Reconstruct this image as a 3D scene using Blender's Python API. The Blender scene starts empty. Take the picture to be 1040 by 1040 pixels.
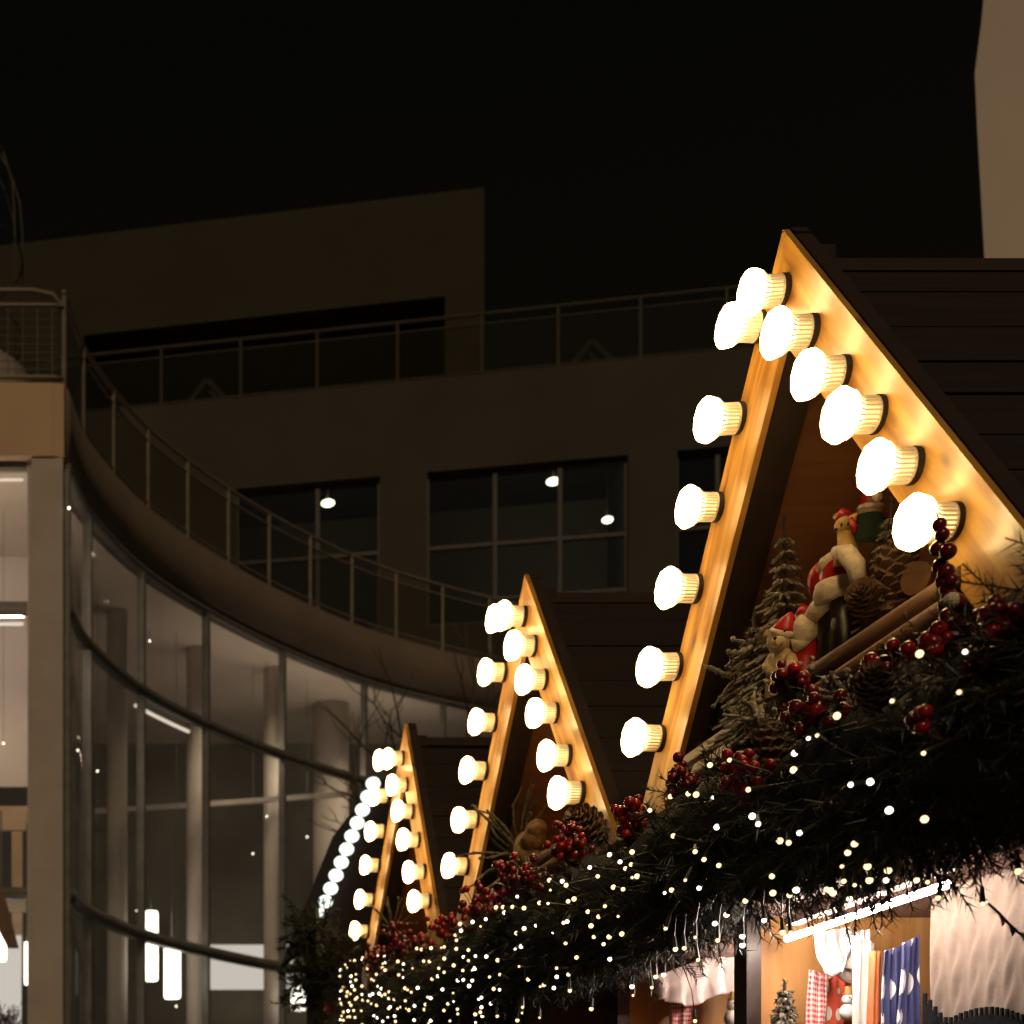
import bpy, math, random
import numpy as np
from mathutils import Vector, Matrix, Quaternion
random.seed(7); RNG = np.random.default_rng(7)
S = bpy.context.scene; COL = S.collection
F = 1500.0; PX0, PY0 = 68.0, 1200.0; EYE = 1.6
R = math.radians

# ------------------------------------------------------------------ points
def UX(px, py, x):            # point on the upright plane x = const
    y = F * x / (px - PX0); return Vector((x, y, EYE + (PY0 - py) * y / F))
def UY(px, py, y):            # point at depth y
    return Vector(((px - PX0) * y / F, y, EYE + (PY0 - py) * y / F))

# ------------------------------------------------------------------ materials
MATS = {}
def veil_mat(name, col, keep):      # fine wire infill seen from afar: mostly open, partly dark wire
    m = bpy.data.materials.new(name); m.use_nodes = True; t = m.node_tree; t.nodes.clear(); N, L = t.nodes, t.links
    o = N.new('ShaderNodeOutputMaterial'); mx = N.new('ShaderNodeMixShader'); tr = N.new('ShaderNodeBsdfTransparent'); df = N.new('ShaderNodeBsdfDiffuse'); df.inputs[0].default_value = (*col, 1)
    mx.inputs[0].default_value = keep; L.new(tr.outputs[0], mx.inputs[1]); L.new(df.outputs[0], mx.inputs[2]); L.new(mx.outputs[0], o.inputs[0]); return m
def nt(name):
    m = bpy.data.materials.new(name); m.use_nodes = True
    t = m.node_tree; b = t.nodes['Principled BSDF']; return m, t, b
def mat(name, col, rough=0.6, var=0.25, scale=8.0, stretch=(1, 1, 1), bump=0.0, metal=0.0, spec=0.5, col2=None, detail=6, sss=0):
    if name in MATS: return MATS[name]
    m, t, b = nt(name); N, L = t.nodes, t.links
    tc = N.new('ShaderNodeTexCoord'); mp = N.new('ShaderNodeMapping'); mp.inputs['Scale'].default_value = stretch
    no = N.new('ShaderNodeTexNoise'); no.inputs['Scale'].default_value = scale; no.inputs['Detail'].default_value = detail
    rp = N.new('ShaderNodeValToRGB'); e = rp.color_ramp.elements
    c2 = col2 or tuple(min(1, c * (1 + var)) for c in col); c1 = tuple(c * (1 - var) for c in col)
    e[0].position = .32; e[1].position = .68; e[0].color = (*c1, 1); e[1].color = (*c2, 1)
    L.new(tc.outputs['Object'], mp.inputs['Vector']); L.new(mp.outputs['Vector'], no.inputs['Vector'])
    L.new(no.outputs['Fac'], rp.inputs['Fac']); L.new(rp.outputs['Color'], b.inputs['Base Color'])
    b.inputs['Roughness'].default_value = rough; b.inputs['Metallic'].default_value = metal
    b.inputs['Specular IOR Level'].default_value = spec
    if bump:
        bp = N.new('ShaderNodeBump'); bp.inputs['Strength'].default_value = bump; bp.inputs['Distance'].default_value = .004
        L.new(no.outputs['Fac'], bp.inputs['Height']); L.new(bp.outputs['Normal'], b.inputs['Normal'])
    MATS[name] = m; return m
def emit(name, col, strength, rough_noise=0):
    if name in MATS: return MATS[name]
    m = bpy.data.materials.new(name); m.use_nodes = True; t = m.node_tree; t.nodes.clear()
    o = t.nodes.new('ShaderNodeOutputMaterial'); e = t.nodes.new('ShaderNodeEmission')
    e.inputs['Color'].default_value = (*col, 1); e.inputs['Strength'].default_value = strength
    t.links.new(e.outputs[0], o.inputs[0]); MATS[name] = m; return m
def glass_mat(name, tint=(.8, .8, .8), refl=.06, haze=.05):  # pale diffuse film put in for hazy street reflections on the panes
    m = bpy.data.materials.new(name); m.use_nodes = True; t = m.node_tree; t.nodes.clear(); N, L = t.nodes, t.links
    o = N.new('ShaderNodeOutputMaterial'); mx = N.new('ShaderNodeMixShader'); tr = N.new('ShaderNodeBsdfTransparent'); gl = N.new('ShaderNodeBsdfGlossy')
    tr.inputs[0].default_value = (*tint, 1); gl.inputs['Roughness'].default_value = .03; gl.inputs[0].default_value = (.9, .9, .9, 1)
    lw = N.new('ShaderNodeLayerWeight'); lw.inputs['Blend'].default_value = .5; pw = N.new('ShaderNodeMath'); pw.operation = 'POWER'; pw.inputs[1].default_value = 4; L.new(lw.outputs['Facing'], pw.inputs[0])
    ma = N.new('ShaderNodeMath'); ma.operation = 'MULTIPLY_ADD'; ma.inputs[1].default_value = .5; ma.inputs[2].default_value = refl
    L.new(pw.outputs[0], ma.inputs[0]); L.new(ma.outputs[0], mx.inputs[0]); L.new(tr.outputs[0], mx.inputs[1]); L.new(gl.outputs[0], mx.inputs[2]); df = N.new('ShaderNodeBsdfDiffuse'); df.inputs[0].default_value = (.62, .74, .95, 1); m2 = N.new('ShaderNodeMixShader'); m2.inputs[0].default_value = haze; L.new(mx.outputs[0], m2.inputs[1]); L.new(df.outputs[0], m2.inputs[2]); L.new(m2.outputs[0], o.inputs[0])
    return m
def wood(name, c_dark, c_light, axis='y', rough=.4, knots=True, scale=1.0):
    m, t, b = nt(name); N, L = t.nodes, t.links
    tc = N.new('ShaderNodeTexCoord'); mp = N.new('ShaderNodeMapping')
    st = {'x': (1.2, 14, 14), 'y': (14, 1.2, 14), 'z': (14, 14, 1.2), 'u': (14, 1.2, 14)}[axis]
    mp.inputs['Scale'].default_value = tuple(s * scale for s in st)
    n1 = N.new('ShaderNodeTexNoise'); n1.inputs['Scale'].default_value = 2.2; n1.inputs['Detail'].default_value = 8; n1.inputs['Distortion'].default_value = .6
    rp = N.new('ShaderNodeValToRGB'); e = rp.color_ramp.elements
    e[0].position = .3; e[1].position = .7; e[0].color = (*c_dark, 1); e[1].color = (*c_light, 1)
    L.new(tc.outputs['UV' if axis == 'u' else 'Object'], mp.inputs['Vector']); L.new(mp.outputs['Vector'], n1.inputs['Vector']); L.new(n1.outputs['Fac'], rp.inputs['Fac'])
    out = rp.outputs['Color']
    if knots:
        vo = N.new('ShaderNodeTexVoronoi'); vo.inputs['Scale'].default_value = 1.0
        mp2 = N.new('ShaderNodeMapping'); k = {'x': (2.5, 9, 9), 'y': (9, 2.5, 9), 'z': (9, 9, 2.5), 'u': (15, 6.0, 9)}[axis]; mp2.inputs['Scale'].default_value = k
        L.new(tc.outputs['UV' if axis == 'u' else 'Object'], mp2.inputs['Vector']); L.new(mp2.outputs['Vector'], vo.inputs['Vector'])
        r2 = N.new('ShaderNodeValToRGB'); e2 = r2.color_ramp.elements; e2[0].position = .05; e2[1].position = .21
        e2[0].color = (.25, .2, .16, 1); e2[1].color = (1, 1, 1, 1); L.new(vo.outputs['Distance'], r2.inputs['Fac'])
        mx = N.new('ShaderNodeMix'); mx.data_type = 'RGBA'; mx.blend_type = 'MULTIPLY'; mx.inputs[0].default_value = .85
        L.new(out, mx.inputs[6]); L.new(r2.outputs['Color'], mx.inputs[7]); out = mx.outputs[2]
    L.new(out, b.inputs['Base Color']); b.inputs['Roughness'].default_value = rough
    bp = N.new('ShaderNodeBump'); bp.inputs['Strength'].default_value = .25; bp.inputs['Distance'].default_value = .003
    L.new(n1.outputs['Fac'], bp.inputs['Height']); L.new(bp.outputs['Normal'], b.inputs['Normal'])
    MATS[name] = m; return m
def uvpat(name, kind, c1, c2, nu=8, nv=8, rough=.85):
    m, t, b = nt(name); N, L = t.nodes, t.links
    uv = N.new('ShaderNodeUVMap'); sp = N.new('ShaderNodeSeparateXYZ'); L.new(uv.outputs[0], sp.inputs[0])
    def saw(o, n, th=.5):
        a = N.new('ShaderNodeMath'); a.operation = 'MULTIPLY'; a.inputs[1].default_value = n; L.new(o, a.inputs[0])
        f = N.new('ShaderNodeMath'); f.operation = 'FRACT'; L.new(a.outputs[0], f.inputs[0])
        g = N.new('ShaderNodeMath'); g.operation = 'GREATER_THAN'; g.inputs[1].default_value = th; L.new(f.outputs[0], g.inputs[0]); return g.outputs[0]
    if kind == 'gingham':
        ad = N.new('ShaderNodeMath'); ad.operation = 'ADD'; L.new(saw(sp.outputs[0], nu), ad.inputs[0]); L.new(saw(sp.outputs[1], nv), ad.inputs[1])
        hv = N.new('ShaderNodeMath'); hv.operation = 'MULTIPLY'; hv.inputs[1].default_value = .5; L.new(ad.outputs[0], hv.inputs[0]); fac = hv.outputs[0]
    elif kind == 'stripe': fac = saw(sp.outputs[1], nv, .62)
    elif kind == 'stars':
        mp = N.new('ShaderNodeMapping'); mp.inputs['Scale'].default_value = (nu, nv, 1); L.new(uv.outputs[0], mp.inputs[0])
        v = N.new('ShaderNodeTexVoronoi'); v.inputs['Scale'].default_value = 1; v.inputs['Randomness'].default_value = .55; L.new(mp.outputs[0], v.inputs['Vector'])
        g = N.new('ShaderNodeMath'); g.operation = 'LESS_THAN'; g.inputs[1].default_value = .36; L.new(v.outputs['Distance'], g.inputs[0]); fac = g.outputs[0]
    elif kind == 'nordic':
        mu = N.new('ShaderNodeMath'); mu.operation = 'MULTIPLY'; L.new(saw(sp.outputs[0], nu), mu.inputs[0]); L.new(saw(sp.outputs[1], nv), mu.inputs[1]); fac = mu.outputs[0]
    mx = N.new('ShaderNodeMix'); mx.data_type = 'RGBA'; mx.inputs[6].default_value = (*c1, 1); mx.inputs[7].default_value = (*c2, 1)
    L.new(fac, mx.inputs[0]); L.new(mx.outputs[2], b.inputs['Base Color']); b.inputs['Roughness'].default_value = rough
    MATS[name] = m; return m

M = {}
M['barge'] = wood('varnished pine', (.25, .088, .010), (.80, .45, .10), 'u', .42)
_b = M['barge'].node_tree.nodes['Principled BSDF']; _b.inputs['Coat Weight'].default_value = .25; _b.inputs['Coat Roughness'].default_value = .16
M['niche'] = wood('niche boards', (.44, .19, .07), (.62, .29, .11), 'y', .55)
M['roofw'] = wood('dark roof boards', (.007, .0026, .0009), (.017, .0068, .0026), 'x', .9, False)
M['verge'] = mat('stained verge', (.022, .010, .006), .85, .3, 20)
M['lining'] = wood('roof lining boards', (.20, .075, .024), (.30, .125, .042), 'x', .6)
M['log'] = wood('split log', (.050, .019, .007), (.15, .062, .022), 'y', .6, False)
M['panel'] = wood('honey pine panel', (.42, .20, .06), (.58, .32, .12), 'z', .45)
M['soffit'] = wood('painted soffit', (.17, .095, .08), (.22, .13, .105), 'y', .5, False)
M['darkpost'] = mat('dark post', (.03, .015, .01), .45, .3, 15, (6, 6, 1))
M['collar'] = mat('bulb collar', (.012, .005, .003), .7, .2, 40)
M['fin'] = mat('white fins', (.85, .80, .70), .45, .05, 30)
M['head'] = emit('lit bulb', (1, .66, .27), 23)
M['flare'] = emit('lit bulb flare', (1, .66, .26), 4.0)
M['neck'] = emit('lit neck', (1, .60, .20), 2.0)
M['fairyw'] = emit('fairy warm', (1, .70, .34), 2.4)
M['fairyc'] = emit('fairy cool', (1, .86, .68), 4.5)
M['socket'] = mat('fairy socket', (.02, .025, .018), .35, .2, 30)
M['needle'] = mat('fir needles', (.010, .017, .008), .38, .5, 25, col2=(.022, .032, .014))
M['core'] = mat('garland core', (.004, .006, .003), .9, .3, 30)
M['berry'] = mat('red berries', (.26, .008, .012), .18, .35, 60)
M['berrydark'] = mat('dark berries', (.12, .008, .012), .22, .4, 60)
M['stem'] = mat('brown stems', (.045, .024, .012), .8, .3, 40)
M['cone'] = mat('pine cone scales', (.10, .05, .024), .6, .45, 60, col2=(.20, .115, .06))
M['frost'] = mat('frosted twigs', (.20, .16, .11), .85, .5, 80, col2=(.42, .36, .28))
M['frostg'] = mat('frosted fir', (.07, .065, .035), .8, .4, 70, col2=(.22, .19, .12))
M['fur'] = mat('white fur trim', (.72, .60, .46), .95, .12, 90, bump=.8)
M['santared'] = mat('red glaze', (.42, .015, .015), .35, .2, 30)
M['black'] = mat('black glaze', (.012, .010, .009), .35, .2, 30)
M['fawn'] = mat('fawn yellow', (.55, .33, .11), .5, .2, 30)
M['bear'] = mat('cream bear', (.58, .42, .24), .7, .15, 60, bump=.4)
M['green'] = mat('green felt', (.012, .032, .015), .9, .3, 60)
M['skin'] = mat('painted skin', (.55, .33, .22), .5, .1, 20)
M['knit'] = mat('beige wool', (.17, .13, .105), .95, .06, 60, bump=.15)
M['white'] = mat('white cotton', (.78, .74, .70), .9, .04, 30)
M['pinkw'] = mat('pink white cotton', (.74, .60, .57), .9, .08, 30)
M['orange'] = mat('orange cloth', (.62, .17, .06), .85, .12, 40)
M['gingham'] = uvpat('red gingham', 'gingham', (.75, .62, .58), (.50, .02, .03), 7, 16)
M['navy'] = uvpat('navy with white', 'stars', (.035, .04, .13), (.75, .72, .72), 2.2, 3.2)
M['patch'] = uvpat('red white patches', 'stars', (.60, .09, .04), (.8, .72, .62), 4, 4)
M['nordic'] = uvpat('black nordic trim', 'nordic', (.02, .02, .025), (.5, .44, .38), 34, 2.2)
M['plaster'] = mat('pale plaster', (.60, .42, .27), .85, .08, 1.5, bump=.1)
M['clad'] = mat('stone cladding', (.47, .40, .36), .7, .09, 2.0, bump=.1)
M['band'] = mat('parapet cladding', (.17, .128, .095), .75, .09, 2.0)
M['railfar'] = mat('dimmed rail metal', (.05, .043, .030), .6, .2, 6)  # rail metal copy, colour darkened for the weaker light further back
M['stripdim'] = emit('dim light strip', (1, .86, .72), 1.1)
M['litroom'] = mat('pale room wall', (.80, .70, .64), .9, .05, 1.5)
M['farwall'] = mat('dimmed far plaster', (.050, .042, .030), .9, .10, .9)  # dim light far from the market is put into this dark colour
M['fartop'] = mat('dimmed ochre plaster', (.030, .025, .012), .9, .10, .7)  # ochre, darkened to carry the falloff of the market lights
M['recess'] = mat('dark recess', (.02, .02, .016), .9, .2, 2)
M['frame'] = mat('bronze frames', (.14, .132, .118), .45, .2, 6)
M['rail'] = mat('rail metal', (.22, .185, .14), .6, .15, 6, metal=.2)
M['ceil'] = mat('room ceiling', (.62, .52, .43), .9, .06, 1.2)
M['roomw'] = mat('room wall', (.22, .20, .15), .9, .3, .8)
M['colm'] = mat('round column', (.55, .49, .42), .8, .06, 3)
M['floorin'] = mat('room floor', (.35, .30, .26), .5, .15, 3)
M['pale'] = mat('pale tower plaster', (.62, .52, .46), .9, .07, .6, bump=.08)
M['tarmac'] = mat('paving stones', (.10, .09, .08), .75, .3, 4, bump=.6)
M['roofdeck'] = mat('terrace deck', (.10, .09, .08), .9, .2, 3)
M['glass'] = glass_mat('window glass', (.82, .82, .78), .05)
M['glassd'] = glass_mat('dark window glass', (.55, .56, .48), .06, .02)
M['meshglass'] = veil_mat('railing infill', (.03, .027, .018), .45)
M['pendant'] = emit('pendant lamp', (1, .90, .78), 5.0)
M['strip'] = emit('room fill strip', (1, .82, .66), 40.0)  # glow of the added strips that brighten the glass building's rooms
M['dot'] = emit('downlight', (1, .9, .7), 6.0)
M['ovallamp'] = emit('ceiling lamp', (1, .95, .74), 9)
M['litwall'] = emit('backlit wall', (.95, .86, .79), .82)
M['tube'] = emit('fluorescent tube', (1, .82, .70), 135)
M['bead'] = emit('cool bead', (.93, 1, .90), 1.7)
M['batten'] = mat('painted batten', (.30, .26, .23), .5, .1, 20)
M['fowl'] = mat('bird feathers', (.26, .15, .07), .85, .5, 60, bump=.6)
M['stem2'] = mat('wing feathers', (.16, .09, .045), .85, .5, 50, bump=.6)
M['hem'] = mat('black knit hem', (.010, .010, .013), .95, .4, 90, spec=.05)
M['bark'] = mat('bark', (.07, .055, .035), .9, .3, 10)
M['parasol'] = mat('parasol wood', (.16, .09, .055), .7, .2, 12)
M['flower'] = mat('heather', (.16, .09, .15), .9, .5, 40)

# ------------------------------------------------------------------ mesh builder
class MB:
    def __init__(s): s.v = []; s.f = []; s.uv = {}; s.mi = []; s.cur = 0
    def add(s, verts, faces, uvs=None):
        o = len(s.v); s.v += [tuple(v) for v in verts]
        for k, f in enumerate(faces):
            s.f.append(tuple(i + o for i in f)); s.mi.append(s.cur)
            if uvs: s.uv[len(s.f) - 1] = [uvs[i] for i in f]
        return s
    def box(s, a, b, rot=None, at=None):
        x0, y0, z0 = (min(a[i], b[i]) for i in range(3)); x1, y1, z1 = (max(a[i], b[i]) for i in range(3))
        vs = [Vector(p) for p in ((x0, y0, z0), (x1, y0, z0), (x1, y1, z0), (x0, y1, z0), (x0, y0, z1), (x1, y0, z1), (x1, y1, z1), (x0, y1, z1))]
        if rot is not None: vs = [rot @ v for v in vs]
        if at is not None: vs = [v + Vector(at) for v in vs]
        return s.add(vs, [(0, 3, 2, 1), (4, 5, 6, 7), (0, 1, 5, 4), (1, 2, 6, 5), (2, 3, 7, 6), (3, 0, 4, 7)])
    def prism(s, pts, d):     # polygon pts extruded by vector d
        n = len(pts); P = [Vector(p) for p in pts]; Q = [p + Vector(d) for p in P]
        return s.add(P + Q, [tuple(range(n - 1, -1, -1)), tuple(range(n, 2 * n))] + [(i, (i + 1) % n, (i + 1) % n + n, i + n) for i in range(n)])
    def bar(s, a, b, w, h=None, up=(0, 0, 1)):
        a, b = Vector(a), Vector(b); d = (b - a).normalized(); u = Vector(up)
        if abs(d.dot(u)) > .98: u = Vector((0, 1, 0))
        r = d.cross(u).normalized(); u = r.cross(d); h = h or w
        c = [r * sx * w / 2 + u * sy * h / 2 for sx, sy in ((-1, -1), (1, -1), (1, 1), (-1, 1))]
        vs = [a + k for k in c] + [b + k for k in c]
        return s.add(vs, [(3, 2, 1, 0), (4, 5, 6, 7)] + [(i, (i + 1) % 4, (i + 1) % 4 + 4, i + 4) for i in range(4)])
    def tube(s, pts, rad, n=6, cap=True):
        P = [Vector(p) for p in pts]; m = len(P); rr = rad if isinstance(rad, (list, tuple)) else [rad] * m
        vs = []; ref = None
        for i in range(m):
            d = (P[min(i + 1, m - 1)] - P[max(i - 1, 0)])
            d = d.normalized() if d.length > 1e-9 else Vector((0, 0, 1))
            if ref is None: ref = Vector((0, 0, 1)) if abs(d.z) < .9 else Vector((1, 0, 0))
            r = d.cross(ref).normalized(); u = r.cross(d).normalized(); ref = u
            for k in range(n):
                a = 2 * math.pi * k / n; vs.append(P[i] + (r * math.cos(a) + u * math.sin(a)) * rr[i])
        fs = [(i * n + k, i * n + (k + 1) % n, (i + 1) * n + (k + 1) % n, (i + 1) * n + k) for i in range(m - 1) for k in range(n)]
        if cap: fs += [tuple(range(n - 1, -1, -1)), tuple(range((m - 1) * n, m * n))]
        return s.add(vs, fs)
    def lathe(s, prof, n=12, at=(0, 0, 0), axis=(0, 0, 1), phase=0):
        q = Vector((0, 0, 1)).rotation_difference(Vector(axis)); A = Vector(at); vs = []
        for h, r in prof:
            for k in range(n):
                a = 2 * math.pi * k / n + phase; vs.append(A + q @ Vector((r * math.cos(a), r * math.sin(a), h)))
        m = len(prof)
        fs = [(i * n + k, i * n + (k + 1) % n, (i + 1) * n + (k + 1) % n, (i + 1) * n + k) for i in range(m - 1) for k in range(n)]
        fs += [tuple(range(n - 1, -1, -1)), tuple(range((m - 1) * n, m * n))]
        return s.add(vs, fs)
    def ball(s, c, r, n=10, m=7, rot=None, jit=0):
        rx, ry, rz = r if isinstance(r, (tuple, list)) else (r, r, r); C = Vector(c); vs = []
        def T(v):
            v = Vector(v)
            if rot is not None: v = rot @ v
            return C + v * (1 + random.uniform(-jit, jit))
        vs.append(T((0, 0, -rz)))
        for i in range(1, m):
            t = -math.pi / 2 + math.pi * i / m
            for k in range(n):
                a = 2 * math.pi * k / n; vs.append(T((rx * math.cos(t) * math.cos(a), ry * math.cos(t) * math.sin(a), rz * math.sin(t))))
        vs.append(T((0, 0, rz))); top = len(vs) - 1; fs = []
        for k in range(n): fs.append((0, 1 + (k + 1) % n, 1 + k)); fs.append((top, 1 + (m - 2) * n + k, 1 + (m - 2) * n + (k + 1) % n))
        for i in range(m - 2):
            for k in range(n): fs.append((1 + i * n + k, 1 + i * n + (k + 1) % n, 1 + (i + 1) * n + (k + 1) % n, 1 + (i + 1) * n + k))
        return s.add(vs, fs)
    def build(s, name, m, parent=None, smooth=False, origin=None):
        me = bpy.data.meshes.new(name); o0 = Vector(origin) if origin is not None else (ORG.get(parent.name, Vector()) if parent else Vector())
        me.from_pydata([(v[0] - o0.x, v[1] - o0.y, v[2] - o0.z) for v in s.v], [], s.f)
        for mm in (m if isinstance(m, list) else [m]): me.materials.append(mm)
        if isinstance(m, list): me.polygons.foreach_set('material_index', s.mi)
        if s.uv:
            ul = me.uv_layers.new(name='UVMap')
            for p in me.polygons:
                if p.index in s.uv:
                    for li, u in zip(p.loop_indices, s.uv[p.index]): ul.data[li].uv = u
        if smooth: me.polygons.foreach_set('use_smooth', [True] * len(me.polygons))
        me.update(); o = bpy.data.objects.new(name, me); COL.objects.link(o)
        if parent: o.parent = parent; ORG[o.name] = o0
        elif origin is not None: o.location = o0; ORG[o.name] = o0
        return o
ORG = {}
def tag(o, label=None, cat=None, group=None, kind=None):
    if label: o['label'] = label
    if cat: o['category'] = cat
    if group: o['group'] = group
    if kind: o['kind'] = kind
    return o
def thing(name, loc, label, cat, group=None):
    o = bpy.data.objects.new(name, None); COL.objects.link(o); o.location = loc; o.empty_display_size = .1
    ORG[o.name] = Vector(loc); return tag(o, label, cat, group)
def copyobj(o, parent=None, loc=None):
    c = o.copy(); COL.objects.link(c); c.parent = parent
    if loc is not None: c.location = loc
    return c
def cloth(mb, TL, TR, BR, BL, nu=14, nv=14, folds=4, amp=.01, th=.004, seed=0, edge=0):
    TL, TR, BR, BL = map(Vector, (TL, TR, BR, BL)); nrm = (TR - TL).cross(BL - TL).normalized(); rg = random.Random(seed)
    ph = [rg.uniform(0, 6.28) for _ in range(4)]; vs = []; uvs = []
    for side in (0, 1):
        for j in range(nv + 1):
            for i in range(nu + 1):
                u, v = i / nu, j / nv; p = TL.lerp(TR, u).lerp(BL.lerp(BR, u), v)
                d = amp * (math.sin(u * folds * 6.28 + ph[0] + 1.3 * v) * (.35 + .65 * v) + .4 * math.sin(u * folds * 13 + ph[1]) + .35 * math.sin(v * 7 + ph[2] + u * 4))
                p = p + nrm * (d + side * th) + (BL - TL).normalized() * edge * math.sin(u * 9 + ph[3]) * v
                vs.append(p); uvs.append((u, 1 - v))
    k = (nu + 1) * (nv + 1); fs = []
    for j in range(nv):
        for i in range(nu):
            a = j * (nu + 1) + i; fs.append((a, a + 1, a + nu + 2, a + nu + 1)); fs.append((k + a + nu + 1, k + a + nu + 2, k + a + 1, k + a))
    rim = [(i) for i in range(nu + 1)] + [j * (nu + 1) + nu for j in range(1, nv + 1)] + [nv * (nu + 1) + i for i in range(nu - 1, -1, -1)] + [j * (nu + 1) for j in range(nv - 1, 0, -1)]
    for a, b in zip(rim, rim[1:] + rim[:1]): fs.append((b, a, a + k, b + k))
    mb.add(vs, fs, uvs); return mb

# ================================================================== world, sun, camera
w = bpy.data.worlds.new('World'); S.world = w; w.use_nodes = True; t = w.node_tree; t.nodes.clear()
wo = t.nodes.new('ShaderNodeOutputWorld'); bg = t.nodes.new('ShaderNodeBackground'); tcw = t.nodes.new('ShaderNodeTexCoord'); sx = t.nodes.new('ShaderNodeSeparateXYZ'); cr = t.nodes.new('ShaderNodeValToRGB')
cr.color_ramp.elements[0].color = (.0062, .0045, .0026, 1); cr.color_ramp.elements[1].color = (.0018, .0017, .0011, 1); cr.color_ramp.elements[1].position = .6
t.links.new(tcw.outputs['Generated'], sx.inputs[0]); t.links.new(sx.outputs['Z'], cr.inputs[0]); t.links.new(cr.outputs[0], bg.inputs[0]); t.links.new(bg.outputs[0], wo.inputs[0])
sl = bpy.data.lights.new('night_sky_glow', 'SUN'); sl.energy = .80; sl.angle = R(9); sl.color = (1, .74, .46)
so = bpy.data.objects.new('night_sky_glow', sl); COL.objects.link(so)
so.rotation_euler = Vector((.12, .9, -.72)).to_track_quat('-Z', 'Y').to_euler(); so.location = (0, -5, 12)
cd = bpy.data.cameras.new('camera'); cam = bpy.data.objects.new('camera', cd); COL.objects.link(cam); S.camera = cam
cam.location = (0, 0, EYE); cam.rotation_euler = (R(90), 0, 0); cd.sensor_width = 36; cd.lens = F / 1040 * 36
cd.shift_x = (520 - PX0) / 1040; cd.shift_y = (PY0 - 520) / 1040; cd.clip_start = .05; cd.clip_end = 500
cd.dof.use_dof = True; cd.dof.focus_distance = 2.95; cd.dof.aperture_fstop = 6.3
S.view_settings.view_transform = 'Standard'; S.view_settings.look = 'None'; S.view_settings.exposure = 0; S.view_settings.gamma = 1
S.cycles.use_denoising = True; S.cycles.max_bounces = 8; S.cycles.transparent_max_bounces = 24; S.cycles.sample_clamp_indirect = 4
try: S.cycles.denoiser = 'OPENIMAGEDENOISE'
except Exception: pass

# ================================================================== ground
g = MB(); g.add([(-150, -60, 0), (150, -60, 0), (150, 240, 0), (-150, 240, 0)], [(0, 1, 2, 3)])
tag(g.build('ground', M['tarmac']), kind='structure')

# ================================================================== market stalls with lit gables
XG = 1.40
def make_bulb():
    ob = MB()       # lit faceted head, axis -x, base at the origin
    ob.lathe([(.031, .0275), (.039, .0315), (.047, .0375), (.054, .0420), (.060, .0440), (.067, .0435), (.0745, .0380), (.0785, .027)], 10, axis=(-1, 0, 0))
    nk = MB(); nk.lathe([(.004, .0245), (.032, .0262)], 16, axis=(-1, 0, 0))
    fn = MB()
    for k in range(24):
        a = 2 * math.pi * k / 24; q = Quaternion((1, 0, 0), a)
        fn.box((-.037, -.0013, .022), (-.006, .0013, .0296), rot=q.to_matrix())
        for (xa, ra), (xb_, rb) in zip(((.036, .0302), (.041, .0336)), ((.0412, .0334), (.0475, .0384))): fn.bar(q @ Vector((-xa, 0, ra)), q @ Vector((-xb_, 0, rb)), .0026, .0016, up=q @ Vector((0, 0, 1)))
    fn.lathe([(.004, .0298), (.008, .0298)], 20, axis=(-1, 0, 0))
    cl = MB(); cl.lathe([(-.006, .0305), (.0035, .0310), (.0052, .0300)], 20, axis=(-1, 0, 0))
    return ob, nk, fn, cl
BULB = None
def place_bulb(root, p):
    global BULB
    loc = Vector(p) - ORG[root.name]; tw = random.uniform(0, 6.28)
    if BULB is None:
        ob, nk, fn, cl = make_bulb(); b = ob.build('bulb', [M['head'], M['flare']], root, origin=(0, 0, 0)); BULB = b
        for p_ in b.data.polygons: p_.material_index = 1 if p_.center.x > -.0475 else 0
        for mb, n, m in ((nk, 'neck', M['neck']), (fn, 'fins', M['fin']), (cl, 'collar', M['collar'])): mb.build(n, m, b, origin=(0, 0, 0))
    else:
        b = copyobj(BULB, root)
        for ch in BULB.children: copyobj(ch, b)
    b.location = loc; b.rotation_euler = (tw, random.uniform(-.05, .05), random.uniform(-.05, .05))
    s = random.uniform(.97, 1.03); b.scale = (s, s, s)

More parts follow.
